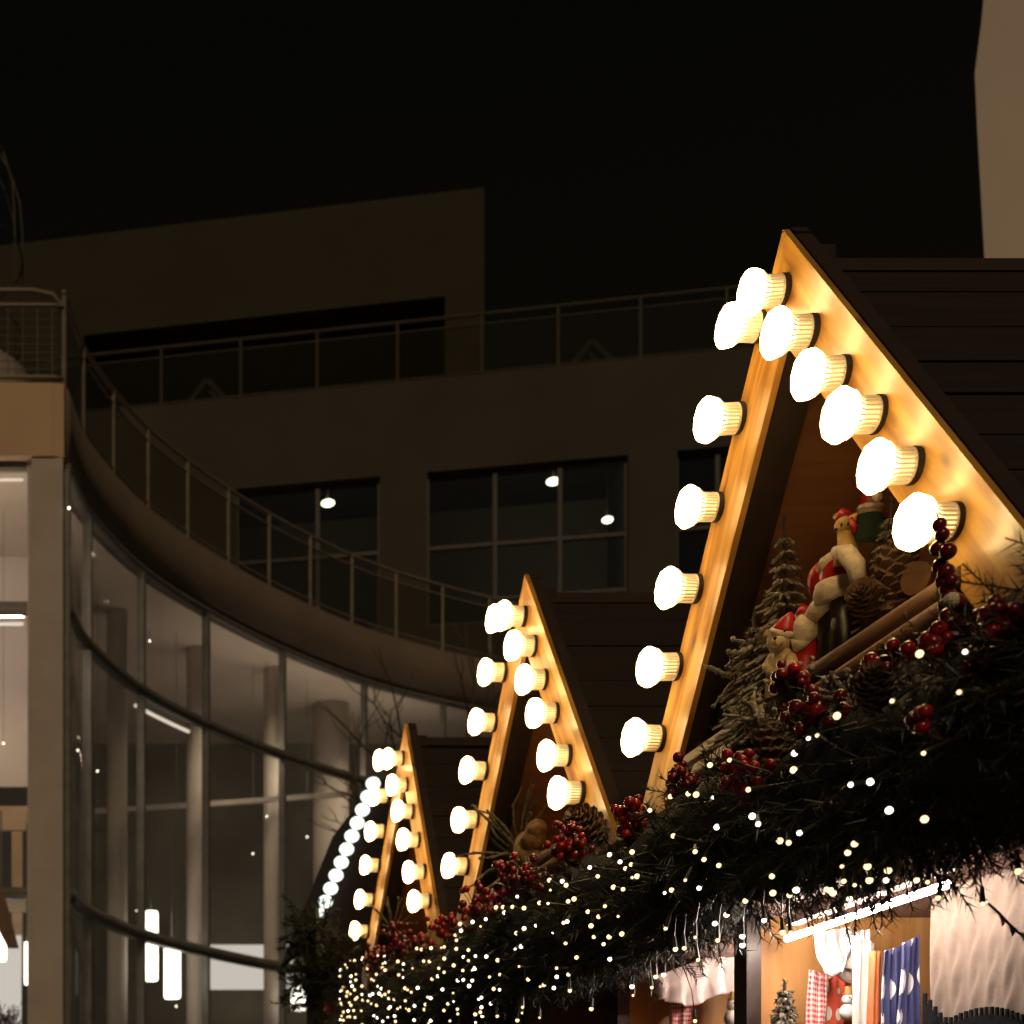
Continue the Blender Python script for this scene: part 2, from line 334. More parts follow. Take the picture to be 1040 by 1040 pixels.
def gable_stall(apex, far, near, right_b, left_b, label, back=1.7):
    """apex/far/near: points of the front plane x = XG (outer edge of the barge boards)"""
    A, Fa, Ne = Vector(apex), Vector(far), Vector(near)
    root = thing('market_stall', (XG, A.y, 0), label, 'market stall', 'market stalls with lit pointed gables')
    bw = .135
    dF = (Fa - A).normalized(); dN = (Ne - A).normalized()
    nF = Vector((0, -dF.z, dF.y)); nF = nF if nF.z < 0 else -nF        # inward normals
    nN = Vector((0, -dN.z, dN.y)); nN = nN if nN.z < 0 else -nN
    # inner apex = meeting of the two inner edges
    def inner_apex(wd):
        p, q = A + nF * wd, A + nN * wd; den = dF.y * dN.z - dF.z * dN.y
        s = ((q.y - p.y) * dN.z - (q.z - p.z) * dN.y) / den; return p + dF * s
    IA = inner_apex(bw)
    for (E, n, d) in ((Fa, nF, dF), (Ne, nN, dN)):
        mb = MB(); EI = E + n * bw
        # plumb cut foot
        pts = [A, E, EI, IA]; th = .013
        P0 = [Vector((XG, p.y, p.z)) for p in pts]; P1 = [p + Vector((th, 0, 0)) for p in P0]
        L_ = (E - A).length; v0 = random.uniform(0, 5); uv = [(0 + v0, 0), (0 + v0, L_), (bw + v0, L_), (bw + v0, .1)]
        fl = [(0, 1, 2, 3), (7, 6, 5, 4), (0, 4, 5, 1), (1, 5, 6, 2), (2, 6, 7, 3), (3, 7, 4, 0)]
        mb.add(P0 + P1, fl, uv + uv); mb.build('barge_board', M['barge'], root)
        vb = MB(); vb.add([P0[0] - n * .004 + Vector((.0135, 0, 0)), P0[1] - n * .004 + Vector((.0135, 0, 0)), P0[1] + n * .034 + Vector((.0135, 0, 0)), P0[0] + n * .034 + Vector((.0135, 0, 0)),
                           P0[0] - n * .004 + Vector((.045, 0, 0)), P0[1] - n * .004 + Vector((.045, 0, 0)), P0[1] + n * .034 + Vector((.045, 0, 0)), P0[0] + n * .034 + Vector((.045, 0, 0))], fl)
        vb.build('verge_trim', M['verge'], root)
        # roof slope: lapped boards running back from the gable
        rf = MB(); nb = 9; JT = [0] + [random.uniform(-.13, .13) for _ in range(9)]; x0, x1 = XG + .047, XG + back
        base = inner_apex(.040); ext = (E - A).length + .05
        for k in range(nb):
            s0, s1 = ext * max(0, k + JT[k]) / nb - (.012 if k else 0), ext * (k + 1 + JT[k + 1]) / nb
            o0, o1 = .0 + random.uniform(0, .002), -.001 - random.uniform(0, .002)       # lower edge stands proud
            a = base + d * s0 + n * o0; b = base + d * s1 + n * o1
            xa = x0; xb = x1 + random.uniform(-.01, .01)
            xm = x0 + .75 + random.uniform(-.3, .3)
            for (xa, xb) in ((x0, xm), (xm + .004, xb)):
                tw = random.uniform(-.0025, .0025); rf.add([(xa, a.y, a.z + tw), (xb, a.y, a.z), (xb, b.y, b.z), (xa, b.y, b.z)] + [(x, p.y + n.y * .005, p.z + n.z * .005) for x, p in ((xa, a), (xb, a), (xb, b), (xa, b))],
                       [(0, 1, 2, 3), (7, 6, 5, 4), (0, 4, 5, 1), (1, 5, 6, 2), (2, 6, 7, 3), (3, 7, 4, 0)])
        un = MB(); a = inner_apex(.064); b = base + n * .024 + d * ext
        un.add([(x0, a.y, a.z), (x1, a.y, a.z), (x1, b.y, b.z), (x0, b.y, b.z)] + [(x, p.y + n.y * .012, p.z + n.z * .012) for x, p in ((x0, a), (x1, a), (x1, b), (x0, b))],
               [(0, 1, 2, 3), (7, 6, 5, 4), (0, 4, 5, 1), (1, 5, 6, 2), (2, 6, 7, 3), (3, 7, 4, 0)])
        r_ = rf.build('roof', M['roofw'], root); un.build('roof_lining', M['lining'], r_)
        rb = MB(); xa, xb = XG + .0145, XG + .085; Q = [A + n * .062 + d * .02, E + n * .062, E + n * .128, A + n * .128 + d * .12]
        rb.prism([(xa, q.y, q.z) for q in Q], (xb - xa, 0, 0)); rb.build('rafter', M['verge'], root)
    rc = MB(); rc.prism([(XG + .065, A.y - .03, A.z - .098), (XG + .065, A.y, A.z - .056), (XG + .065, A.y + .03, A.z - .098)], (back, 0, 0)); rc.build('ridge_cap', M['verge'], root)
    # niche back wall
    nw = MB(); xb = XG + .42
    nw.prism([(xb, A.y, A.z - .17), (xb, Fa.y - .10, Fa.z - .02), (xb, Fa.y - .10, EYE + .78), (xb, Ne.y + .10, EYE + .78), (xb, Ne.y + .10, Ne.z - .02)], (.02, 0, 0)); nw.build('gable_wall', M['niche'], root)
    sh = MB(); sh.box((XG + .03, Ne.y + .03, EYE + .90), (xb - .003, Fa.y - .03, EYE + .925)); sh.build('shelf', M['niche'], root)
    # split-log rail across the opening
    lg = MB(); ys = [Ne.y + .20, A.y - .1, A.y + .15, Fa.y - .27]
    lg.tube([(XG + .012, y, EYE + .948 + .004 * math.sin(i * 2)) for i, y in enumerate(ys)], [.022, .024, .025, .022], 9)
    lg.tube([(XG - .002, y + .03, EYE + .905 + .003 * math.cos(i * 2)) for i, y in enumerate(ys)], [.020, .022, .022, .019], 9); lg.build('rail_log', M['log'], root, True)
    sh_ = 5.5 * 2.9 / A.y
    for (px, py) in right_b + left_b: place_bulb(root, UX(px - sh_, py, XG - .005))
    # canopy, walls and counter
    y0, y1 = Ne.y + .005, Fa.y - .005
    cp = MB(); cp.box((XG - .06, y0, EYE + .585), (XG + 1.55, y1, EYE + .62)); cp.build('canopy', M['soffit'], root)
    fb = MB(); fb.box((XG - .02, y0, EYE + .622), (XG + .02, y1, EYE + .86)); fb.build('fascia', M['darkpost'], root)
    bk = MB(); bk.box((XG + 1.55, y0, 0), (XG + 1.58, y1, EYE + .62)); bk.build('back_wall', M['panel'], root)
    ct = MB(); ct.box((XG - .05, y0, .0), (XG + .0, y1, .92)); ct.box((XG - .12, y0, .923), (XG + .55, y1, .96)); ct.build('counter', M['panel'], root)
    return root, y0, y1
S1 = gable_stall(UX(795, 233, XG), UX(649, 832, XG), UX(1062, 566, XG),
    [(800, 295), (828, 337), (860, 379), (895, 421), (932, 473), (972, 530)],
    [(776, 332), (755, 425), (733, 515), (712, 598), (692, 677), (675, 750)], 'nearest market stall, its big wooden gable full of Christmas figurines')
S2 = gable_stall(UX(533, 583, XG), UX(462, 940, XG), UX(626, 852, XG),
    [(535, 626), (545, 656), (556, 690), (567, 724), (580, 767), (593, 805)],
    [(524, 629), (515, 683), (505, 734), (496, 783), (487, 832), (477, 880)], 'second market stall, its middle sized bulb edged gable above bright red berries')
S3 = gable_stall(UX(411, 735, XG), UX(367, 992, XG), UX(449, 962, XG),
    [(411, 770), (415, 797), (421, 824), (427, 853), (433, 885), (438, 915)],
    [(402, 772), (396, 808), (392, 844), (387, 879), (381, 914), (376, 946)], 'third market stall whose small gable peak stands before the curved glass facade')

# stall 1 : partition, posts, tube light, as parts
def tube_light(root, a, b):
    a, b = Vector(a), Vector(b)
    bt = MB(); bt.bar(a + Vector((.010, 0, .036)), b + Vector((.010, 0, .036)), .030, .016); o = bt.build('tube_light', M['batten'], root)
    tb = MB(); tb.tube([a, b], .0070, 10); tb.build('tube', M['tube'], o)
def partition(root, y, x0=XG + .10, dark=True):
    p = MB(); p.box((x0 + .03, y, 0), (XG + 1.545, y + .02, EYE + .583)); p.build('partition', M['panel'], root)
    q = MB(); q.box((x0 - .005, y - .012, 0), (x0 + .027, y + .05, EYE + .583)); q.build('post', M['darkpost'], root)
partition(S1[0], 3.26); tube_light(S1[0], (1.55, 2.60, EYE + .523), (1.55, 3.18, EYE + .523))
partition(S2[0], 4.02); tube_light(S2[0], (1.80, 3.36, EYE + .553), (1.80, 3.80, EYE + .553))
partition(S2[0], 4.95); partition(S3[0], 6.4)
partition(S1[0], 2.10, XG + .35)

# far gable at the end of the row
A4, L4 = UY(389, 792, 8.2), UY(330, 938, 8.2); R4 = Vector((2 * A4.x - L4.x, 8.2, L4.z))
root = thing('market_stall', (A4.x, 8.2, 0), 'distant dark gable edged with a row of cool white bulbs on its left slope', 'market stall')
mb = MB(); mb.prism([A4, L4, L4 - Vector((0, 0, .5)), R4 - Vector((0, 0, .5)), R4], (0, .03, 0)); mb.build('gable_wall', M['roofw'], root)
for e in (L4, R4):
    mb = MB(); d = (e - A4).normalized(); n = Vector((-d.z, 0, d.x)); n = n if n.z > 0 else -n
    mb.prism([A4 + n * .002 - d * 0, e + n * .002 + d * .05, e + n * .03 + d * .05, A4 + n * .03], (0, 1.4, 0)); mb.build('roof', M['roofw'], root)
    if e is L4:
        proto = None
        for k in range(11):
            p = A4.lerp(e, (k + .6) / 11) + n * .045 + Vector((0, -.02, 0))
            if proto is None:
                bb = MB(); bb.ball((0, 0, 0), (.041, .041, .036), 10, 7); proto = bb.build('bulb', M['bead'], root, True, origin=(0, 0, 0)); proto.location = p - ORG[root.name]
            else: copyobj(proto, root, p - ORG[root.name])
mb = MB(); mb.box((A4.x - .28, 8.25, 0), (A4.x + .9, 9.4, L4.z - .5)); mb.build('stall_body', M['darkpost'], root)

# ================================================================== fir garland
GX, GZ = 1.28, EYE + .630
def needles_mesh(tips, nn, nl, wd):
    """tips: list of (base, dir, length) ; returns vertex / face arrays of thin needles + twig"""
    V = []; Fc = []
    for (b, d, ln) in tips:
        b = np.array(b); d = np.array(d); d = d / np.linalg.norm(d)
        r = np.cross(d, [0.3, .2, .9]); r /= np.linalg.norm(r); u = np.cross(r, d)
        k = nn; s = RNG.uniform(.05, 1.0, k); a = RNG.uniform(0, 2 * np.pi, k); out = np.outer(np.cos(a), r) + np.outer(np.sin(a), u)
        dr = out * RNG.uniform(.55, 1.0, (k, 1)) + d * RNG.uniform(.45, .9, (k, 1)); dr /= np.linalg.norm(dr, axis=1)[:, None]
        p0 = b + np.outer(s * ln, d); l = nl * RNG.uniform(.6, 1.15, k) * (1 - .35 * s); p1 = p0 + dr * l[:, None] - np.array([0, 0, .004]) * RNG.uniform(0, 1, (k, 1))
        sd = np.cross(dr, RNG.normal(size=(k, 3))); sd /= np.linalg.norm(sd, axis=1)[:, None]
        o = len(V) and sum(len(x) for x in V)
        blk = np.empty((k * 3, 3)); blk[0::3] = p0 - sd * wd; blk[1::3] = p0 + sd * wd; blk[2::3] = p1
        V.append(blk)
    V = np.concatenate(V); n = len(V) // 3; return V, np.arange(n * 3).reshape(n, 3)
def mesh_np(name, V, Fc, m, parent):
    o0 = np.array(ORG[parent.name]); me = bpy.data.meshes.new(name); me.vertices.add(len(V)); me.vertices.foreach_set('co', (V - o0).ravel())
    me.loops.add(Fc.size); me.loops.foreach_set('vertex_index', Fc.ravel()); me.polygons.add(len(Fc)); me.polygons.foreach_set('loop_start', np.arange(0, Fc.size, 3)); me.polygons.foreach_set('loop_total', np.full(len(Fc), 3))
    me.materials.append(m); me.update(calc_edges=True); me.validate(); o = bpy.data.objects.new(name, me); COL.objects.link(o); o.parent = parent; ORG[o.name] = Vector(o0); return o
gar = thing('fir_garland', (GX, 1.2, 0), 'long thick dark fir garland draped along the eaves of the stalls', 'garland')
tips = []; twigs = MB()
for y0, y1, n in ((1.15, 2.9, 780), (2.9, 4.4, 520), (4.4, 7.0, 620)):
    for _ in range(n):
        y = random.uniform(y0, y1); a = random.uniform(0, 2 * math.pi)
        wob = .025 * math.sin(y * 5.1) + .02 * math.sin(y * 11.3 + 1)
        rad = Vector((math.cos(a), 0, math.sin(a))); b = Vector((GX, y, GZ + wob * .6)) + rad * random.uniform(.05, .10)
        d = rad + Vector((random.uniform(-.35, .35), random.uniform(-.9, .9), random.uniform(-.45, .2)))
        ln = random.uniform(.075, .125) * (1.15 if y < 3 else 1)
        tips.append((b, d, ln)); twigs.tube([b, b + d.normalized() * ln], .0012, 3, False)
for _ in range(260):      # fuller underside near the stall front
    y = random.uniform(1.2, 2.45); a = random.uniform(-math.pi * .95, -math.pi * .05); rad = Vector((math.cos(a), 0, math.sin(a)))
    b = Vector((GX, y, GZ)) + rad * random.uniform(.07, .12); d = rad + Vector((random.uniform(-.3, .3), random.uniform(-.8, .8), random.uniform(-.5, 0))); ln = random.uniform(.08, .13)
    tips.append((b, d, ln)); twigs.tube([b, b + d.normalized() * ln], .0012, 3, False)
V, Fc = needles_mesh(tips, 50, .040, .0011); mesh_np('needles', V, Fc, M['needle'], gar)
twigs.build('twigs', M['stem'], gar)
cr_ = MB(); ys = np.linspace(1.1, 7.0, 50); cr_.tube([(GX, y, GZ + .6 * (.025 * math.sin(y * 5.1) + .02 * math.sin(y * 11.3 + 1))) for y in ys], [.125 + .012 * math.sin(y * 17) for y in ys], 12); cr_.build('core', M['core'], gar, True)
# bundle of branches at the far end
bun = thing('fir_bouquet', (1.16, 6.9, EYE + .7), 'upright bundle of dark fir branches at the far end of the garland', 'fir branches')
tips = []; tw = MB()
for _ in range(150):
    b = Vector((1.15 + random.uniform(-.05, .07), 6.85 + random.uniform(-.15, .15), EYE + random.uniform(.80, 1.22)))
    d = Vector((random.uniform(-1, .8), random.uniform(-.8, .8), random.uniform(-.5, 1))); ln = random.uniform(.09, .19); tips.append((b, d, ln)); tw.tube([b, b + d.normalized() * ln], .003, 3)
tw.tube([(1.16, 6.88, EYE + .62), (1.15, 6.86, EYE + 1.27)], [.05, .02], 6)
V, Fc = needles_mesh(tips, 40, .05, .003); mesh_np('needles', V, Fc, M['core'], bun); tw.build('twigs', M['core'], bun)

# ================================================================== fairy light strings on the garland
def on_garland(px, py, rr=.205):
    u, v = (px - PX0) / F, (PY0 - py) / F; xc, zc = GX, GZ - EYE
    a = u * u + v * v; b = -2 * (u * xc + v * zc); c = xc * xc + zc * zc - rr * rr; D = b * b - 4 * a * c
    tt = (-b - math.sqrt(D)) / (2 * a) if D > 0 else -b / (2 * a)
    return Vector((u * tt, tt, EYE + v * tt))
FP = [(934,664),(980,662),(974,703),(906,712),(929,730),(929,742),(938,765),(850,727),(821,750),(830,747),(807,765),(806,782),(721,777),(741,772),(884,794),(864,797),
(699,806),(707,807),(724,810),(681,809),(660,823),(760,802),(684,849),(728,840),(764,829),(770,837),(792,854),(801,856),(812,846),(706,865),(715,873),(730,879),(696,894),(675,907),(682,904),(710,902),
(619,868),(641,878),(607,890),(647,890),(623,901),(784,890),(785,907),(809,904),(802,909),(757,915),(840,903),(846,907),(855,880),(857,895),(903,823),(939,832),(868,857),(861,866),(881,880),(883,894),(902,884),(900,894),(931,894),(942,896),
(953,912),(998,918),(843,904),(808,904),(776,935),(795,947),(803,947),(738,929),(726,938),(729,955),(754,951),(754,960),(709,975),(706,952),(868,899),(863,913),(676,943),(686,964),(695,963),(666,992),(674,990),(642,1002),(643,1011),(662,1003),(706,1037),
(599,881),(558,894),(571,895),(575,899),(559,904),(583,913),(548,917),(576,936),(608,931),(1034,885)]
pts = [(on_garland(*p), True) for p in FP]
cnt = 0
while cnt < 215:
    px = 345 + 300 * random.random() ** 1.5; lim = np.interp(px, [345, 440, 520, 620, 650], [978, 955, 905, 872, 860])
    py = random.uniform(lim, 1050)
    if px + (py - 870) * .9 > 690 + random.uniform(-60, 60): continue
    q = on_garland(px, py)
    if any((q - o).length < .022 for o, _ in pts): continue
    pts.append((q, False)); cnt += 1
pts.sort(key=lambda t: t[0].y)
FB = None
STR = [('sparse warm fairy light string on the near end of the garland below the biggest gable', 1.0, 2.62),
       ('warm fairy light string on the garland above the red gingham scarf and brown partition', 2.62, 3.1),
       ('warm fairy light string on the garland between the two nearest gables', 3.1, 3.8),
       ('dense warm fairy light string on the garland under the second gable', 3.8, 4.9),
       ('dense small fairy light string on the garland under the third gable', 4.9, 5.75),
       ('dense small fairy light string at the far end of the garland beside the fir bouquet', 5.75, 9)]
for lab, ya, yb in STR:
    sel = [q for q, _ in pts if ya <= q.y < yb]
    if not sel: continue
    base = Vector((GX, sel[0].y, GZ)); root = thing('fairy_light_string', base, lab, 'fairy lights', 'fairy light strings on the fir garland')
    cb = MB(); prev = None; sk = cb
    for q in sel:
        c = Vector((GX, q.y, GZ)); out = (q - c); out.y = 0; out.normalize()
        if q.z < GZ - .17: ld = Vector((random.uniform(-.1, .1), random.uniform(-.1, .1), -1)).normalized()
        else: ld = (out * .6 + Vector((random.uniform(-.4, .4), random.uniform(-.7, .7), random.uniform(-.5, .4)))).normalized()
        sk.tube([q - ld * .026, q - ld * .003], [.0026, .0042], 6)
        st = q - ld * .026
        cb.tube([st, st - ld * .03 - out * .012, c + out * .13], .0011, 4, False)
        if prev is not None: cb.tube([prev, (prev + c + out * .13) / 2 - Vector((0, 0, .01)), c + out * .13], .0013, 4, False)
        prev = c + out * .13
        if FB is None:
            b = MB(); b.ball((0, 0, 0), .0045, 12, 8); FB = b.build('bulb', M['fairyw'], root, True, origin=(0, 0, 0)); FBm = FB.data; o = FB
            FBc = FB.data.copy(); FBc.materials[0] = M['fairyc']
        else: o = copyobj(FB, root)
        o.location = q - base; s = random.choice((.62, .8, .9, 1, 1.08, 1.15)) * (.92 + .02 * q.y); o.scale = (s, s, s)
        o.data = FBc if random.random() < .3 else FBm
    cb.build('cable', M['socket'], root)

# ================================================================== berries, cones
BERRY = {}
def put_berry(root, q, r, dark):
    if dark not in BERRY:
        b = MB(); b.ball((0, 0, 0), .01, 12, 8); o = b.build('berry', M['berrydark' if dark else 'berry'], root, True, origin=(0, 0, 0)); BERRY[dark] = o
    else: o = copyobj(BERRY[dark], root)
    o.location = Vector(q) - ORG[root.name]; o.scale = (r / .01,) * 3
def berry_sprig(px, py, depth_x, n, size, label, dark=False, spread=.05, elong=(1, 1, 1), r=.0092, lean=None):
    c = UX(px, py, depth_x); root = thing('berry_sprig', c, label, 'berry sprig', 'red berry sprigs on the garland and gables')
    st = MB(); foot = c + Vector((.03, 0, -spread * 1.1))
    for k in range(n):
        q = c + Vector((random.gauss(0, .5) * spread * elong[0], random.gauss(0, .5) * spread * elong[1], random.gauss(0, .5) * spread * elong[2]))
        put_berry(root, q, r * random.uniform(.8, 1.2) * size, dark if random.random() < .8 else not dark); st.tube([foot.lerp(q, .2), foot.lerp(q, .6) + Vector((0, 0, -.004)), q], .0012, 4, False)
    st.build('stems', M['stem'], root)
SPR = [(690, 790, 1.27, 16, 'red berry sprig at the foot of the biggest gable beside its lowest left bulb', .040, 1),
 (640, 828, 1.27, 14, 'red berry sprig in the gap between the biggest and the second gable', .045, 0),
 (752, 785, 1.20, 20, 'wide bright red berry sprig lying on the garland below the split log', .05, 0),
 (826, 722, 1.22, 14, 'dark red berry sprig lying on the garland under the teddy figurine', .045, 1),
 (800, 692, 1.34, 20, 'dark berry sprig hanging over the split log beside the teddy figurine', .045, 1),
 (890, 674, 1.20, 9, 'small shiny berry sprig standing on the large pine cone', .024, 0),
 (943, 652, 1.20, 8, 'small shiny berry sprig beside the cone at the bare end of the log', .028, 0),
 (972, 650, 1.26, 22, 'dark berry sprig hanging below the berry strand at the lowest right bulb', .045, 1),
 (1018, 632, 1.22, 26, 'row of dark berries on top of the garland under the right barge board', .045, 1),
 (575, 858, 1.24, 30, 'bright red berry sprig at the right foot of the second gable', .055, 0),
 (531, 893, 1.24, 46, 'dark red berry mass below the twig bundle of the second gable', .075, 1),
 (490, 925, 1.24, 46, 'dark red berry mass at the left foot of the second gable', .075, 1),
 (452, 940, 1.26, 26, 'red berry sprig in the gap between the second and third gables', .06, 0),
 (408, 958, 1.27, 44, 'dark red berry mass under the opening of the third gable', .09, 1),
 (376, 972, 1.25, 26, 'dark red berry sprig at the far foot of the third gable', .07, 1),
 (936, 735, 1.10, 5, 'few red berries beside the pair of lights below the shiny sprig', .022, 0)]
for (px, py, x, n, lab, sp, dk) in SPR: berry_sprig(px, py, x - .07, int(n * 1.35), 1.08, lab, bool(dk), sp, (.7, 1.1, .75))
# hanging strand by the lowest right bulb
root = thing('berry_strand', UX(957, 528, 1.33), 'upright strand of brown red berries in front of the lowest right bulb', 'berry strand')
st = MB(); line = [(951, 520), (954, 533), (957, 543), (953, 557), (963, 560), (955, 575), (961, 581), (966, 590), (962, 598), (958, 590), (964, 606), (970, 612), (962, 615)]
Pl = [UX(px, py, 1.33) for px, py in line]
for p in Pl[1:]: put_berry(root, p, .0125 * random.uniform(.85, 1.1), True)
st.tube([Pl[0], Pl[2], Pl[5], Pl[7], Pl[10], UX(965, 650, 1.33)], .0014, 5); st.build('stem', M['stem'], root)
ball_ = MB(); ball_.ball(UX(966, 610, 1.31), (.012, .012, .012), 10, 7, jit=.08); tag(ball_.build('cotton_tuft', M['fur'], origin=UX(966, 610, 1.31)), 'small white cotton tuft among berries below the lowest right bulb', 'cotton tuft')

def pine_cone(c, axis, L, W, label, m=None):
    c = Vector(c); q = Vector((0, 0, 1)).rotation_difference(Vector(axis).normalized()); mb = MB()
    n = 72
    for k in range(n):
        f = k / n; h = L * (f - .45); rr = W * math.sin(math.pi * (.12 + .84 * f)) ** .8; a = k * 2.39996
        d = Vector((math.cos(a), math.sin(a), .25 + .9 * f)).normalized(); b0 = Vector((0, 0, h)); s = Vector((-math.sin(a), math.cos(a), 0)); wd = rr * .55 + .002
        tip = b0 + d * rr * 1.1; mid = b0 + d * rr * .75; up = Vector((0, 0, .0028))
        vs = [b0 - s * wd * .3, b0 + s * wd * .3, mid + s * wd * .62, tip + s * wd * .25, tip - s * wd * .25, mid - s * wd * .62]; vs2 = [v + up * 1.6 for v in vs]
        mb.add([c + q @ v for v in vs + vs2], [(5, 4, 3, 2, 1, 0), (6, 7, 8, 9, 10, 11)] + [(i, (i + 1) % 6, (i + 1) % 6 + 6, i + 6) for i in range(6)])
    mb.tube([c + q @ Vector((0, 0, -L * .45)), c + q @ Vector((0, 0, L * .45))], [W * .35, W * .2], 8)
    o = mb.build('pine_cone', m or M['cone'], origin=c); tag(o, label, 'pine cone', 'pine cones among the decorations'); return o
pine_cone(UX(888, 702, 1.14), (-.35, -.75, .45), .078, .029, 'large pine cone tipped with berries lying on the garland below the log')
pine_cone(UX(907, 590, 1.50), (.1, -.1, 1), .12, .042, 'dark pine cone standing in the gable behind the right end of the log')
pine_cone(UX(1026, 664, 1.18), (-.5, -.6, .4), .10, .038, 'dark pine cone under the right barge board beside the row of berries')
pine_cone(UX(790, 765, 1.21), (-.3, .2, 1), .10, .036, 'dark pine cone on the garland left of the pairs of lights')
pine_cone(UX(880, 612, 1.47), (-.5, -.6, .2), .09, .034, 'dark pine cone lying behind the log next to the kneeling santa figurine')
for (px, py, s) in ((866, 714, 0), (823, 700, 1), (770, 742, 2)):
    pass
# frosted twigs across the log
def frosted_twigs(c, lab, n=10, ln=.07, up=1.0, m=None, sd=0):
    rg = random.Random(sd); root = thing('frosted_twig', c, lab, 'frosted twig', 'frosted twigs on the stalls'); mb = MB(); c = Vector(c)
    for k in range(n):
        d = Vector((rg.uniform(-.8, .5), rg.uniform(-1, 1), rg.uniform(-.5, 1) * up)).normalized(); p = c.copy(); pp = [p.copy()]
        for i in range(4):
            d = (d + Vector((rg.uniform(-.4, .4), rg.uniform(-.4, .4), rg.uniform(-.35, .3)))).normalized(); p = p + d * ln / 4; pp.append(p.copy())
            if i: mb.ball(p, .0055 * rg.uniform(.7, 1.3), 6, 4, jit=.2)
        mb.tube(pp, [.004, .0045, .005, .0045, .002], 6)
    o = mb.build('twigs', m or M['frost'], root, True); return root
frosted_twigs(UX(862, 712, 1.2), 'pale frosted twig poking out beside the large pine cone', 8, .055, sd=1)
frosted_twigs(UX(772, 735, 1.30), 'frosted brown twig below the teddy figurine on the log', 12, .07, sd=2)
frosted_twigs(UX(808, 702, 1.30), 'frosted twig hanging over the log beside the dark berries', 9, .06, sd=3)
frosted_twigs(UX(930, 700, 1.12), 'tiny frosted twig on the garland above two stacked lights', 5, .03, sd=4)

# ================================================================== figurines in the nearest gable
SZ = EYE + .927
def mini_tree(name, c, h, w, label, tilt=(0, 0), cat='small tree', seed=0, layers=14, m=None, group=None):
    rg = random.Random(seed); root = thing(name, c, label, cat, group); c = Vector(c); ax = Vector((tilt[0], tilt[1], 1)).normalized(); mb = MB(); tips = []
    tr = MB(); tr.tube([c, c + ax * h], [.009, .003], 6)
    for i in range(layers):
        f = i / layers; z = h * (.08 + .88 * f); r = w * (1 - f) ** .85 + .008; k = int(24 - 13 * f)
        for j in range(k):
            a = 6.283 * (j / k) + rg.uniform(-.3, .3); d = Vector((math.cos(a), math.sin(a), -.45 + rg.uniform(-.2, .25)))
            b = c + ax * z; ln = r * rg.uniform(.75, 1.15); tips.append((b, d, ln))
            mb.tube([b, b + d.normalized() * ln * .6, b + d.normalized() * ln + Vector((0, 0, -.004))], [.003, .0042, .0022], 5)
    tips.append((c + ax * h * .9, ax, h * .12))
    V, Fc = needles_mesh(tips, 26, .016, .0010); mesh_np('needles', V, Fc, m or M['frostg'], root)
    mb.build('snowy_branches', M['frost'], root); tr.build('trunk', M['stem'], root)
    return root
p = UX(797, 640, 1.47); mini_tree('miniature_tree', (1.47, p.y, SZ), UX(797, 526, 1.47).z - SZ, .105, 'frosted miniature fir tree standing at the back of the nearest gable', seed=3)
p = UX(766, 690, 1.44); mini_tree('miniature_tree', (1.44, p.y, SZ), UX(766, 625, 1.44).z - SZ, .085, 'bushy frosted miniature tree left of the teddy figurine', seed=5, layers=12)
p = UX(906, 590, 1.55); mini_tree('miniature_tree', (1.55, p.y, SZ), UX(906, 508, 1.55).z - SZ, .09, 'frosted miniature fir tree behind the lowest right bulb', seed=8)
frosted_twigs(UX(748, 690, 1.44), 'curled frosted twig at the left end of the log', 9, .09, sd=6, m=M['frostg'])
frosted_twigs(UX(770, 664, 1.44), 'thick pale frosted twigs drooping left of the teddy figurine', 12, .085, sd=9)

# santa figurine
xs = 1.50
c = UX(853, 660, xs); root = thing('santa_figurine', (xs, c.y, SZ), 'santa figurine seen from behind in red coat with broad white fur trim', 'figurine')
def at(px, py, x=xs): return UX(px, py, x)
bd = MB(); bd.ball(at(853, 583), (.036, .036, .050), 16, 10); bd.ball(at(834, 590), (.025, .028, .038), 14, 9); bd.build('coat', M['santared'], root, True)
fu = MB(); fu.lathe([(-.022, .038), (-.019, .047), (0, .051), (.019, .047), (.022, .036)], 20, at=at(855, 602)); 
arc = [at(849, 560, xs - .034), at(860, 562, xs - .045), at(869, 574, xs - .043), at(872, 590, xs - .036)]; fu.tube(arc, [.010, .017, .017, .014], 10)
fu.tube([at(846, 566, xs - .02), at(838, 572, xs - .03), at(834, 580, xs - .03)], [.012, .013, .009], 10); fu.tube([at(841, 612, xs - .02), at(832, 618, xs - .03), at(824, 628, xs - .03)], [.016, .020, .016], 10)
fu.build('fur_trim', M['fur'], root, True)
lg = MB(); z1 = at(853, 615).z; cy = at(853, 620).y
for dy in (-.025, .022): lg.tube([(xs, cy + dy, z1), (xs - .004, cy + dy, (z1 + SZ) / 2), (xs, cy + dy, SZ + .03)], [.028, .027, .024], 12); lg.ball((xs - .02, cy + dy, SZ + .016), (.042, .025, .018), 12, 8)
lg.build('boots', M['black'], root, True)
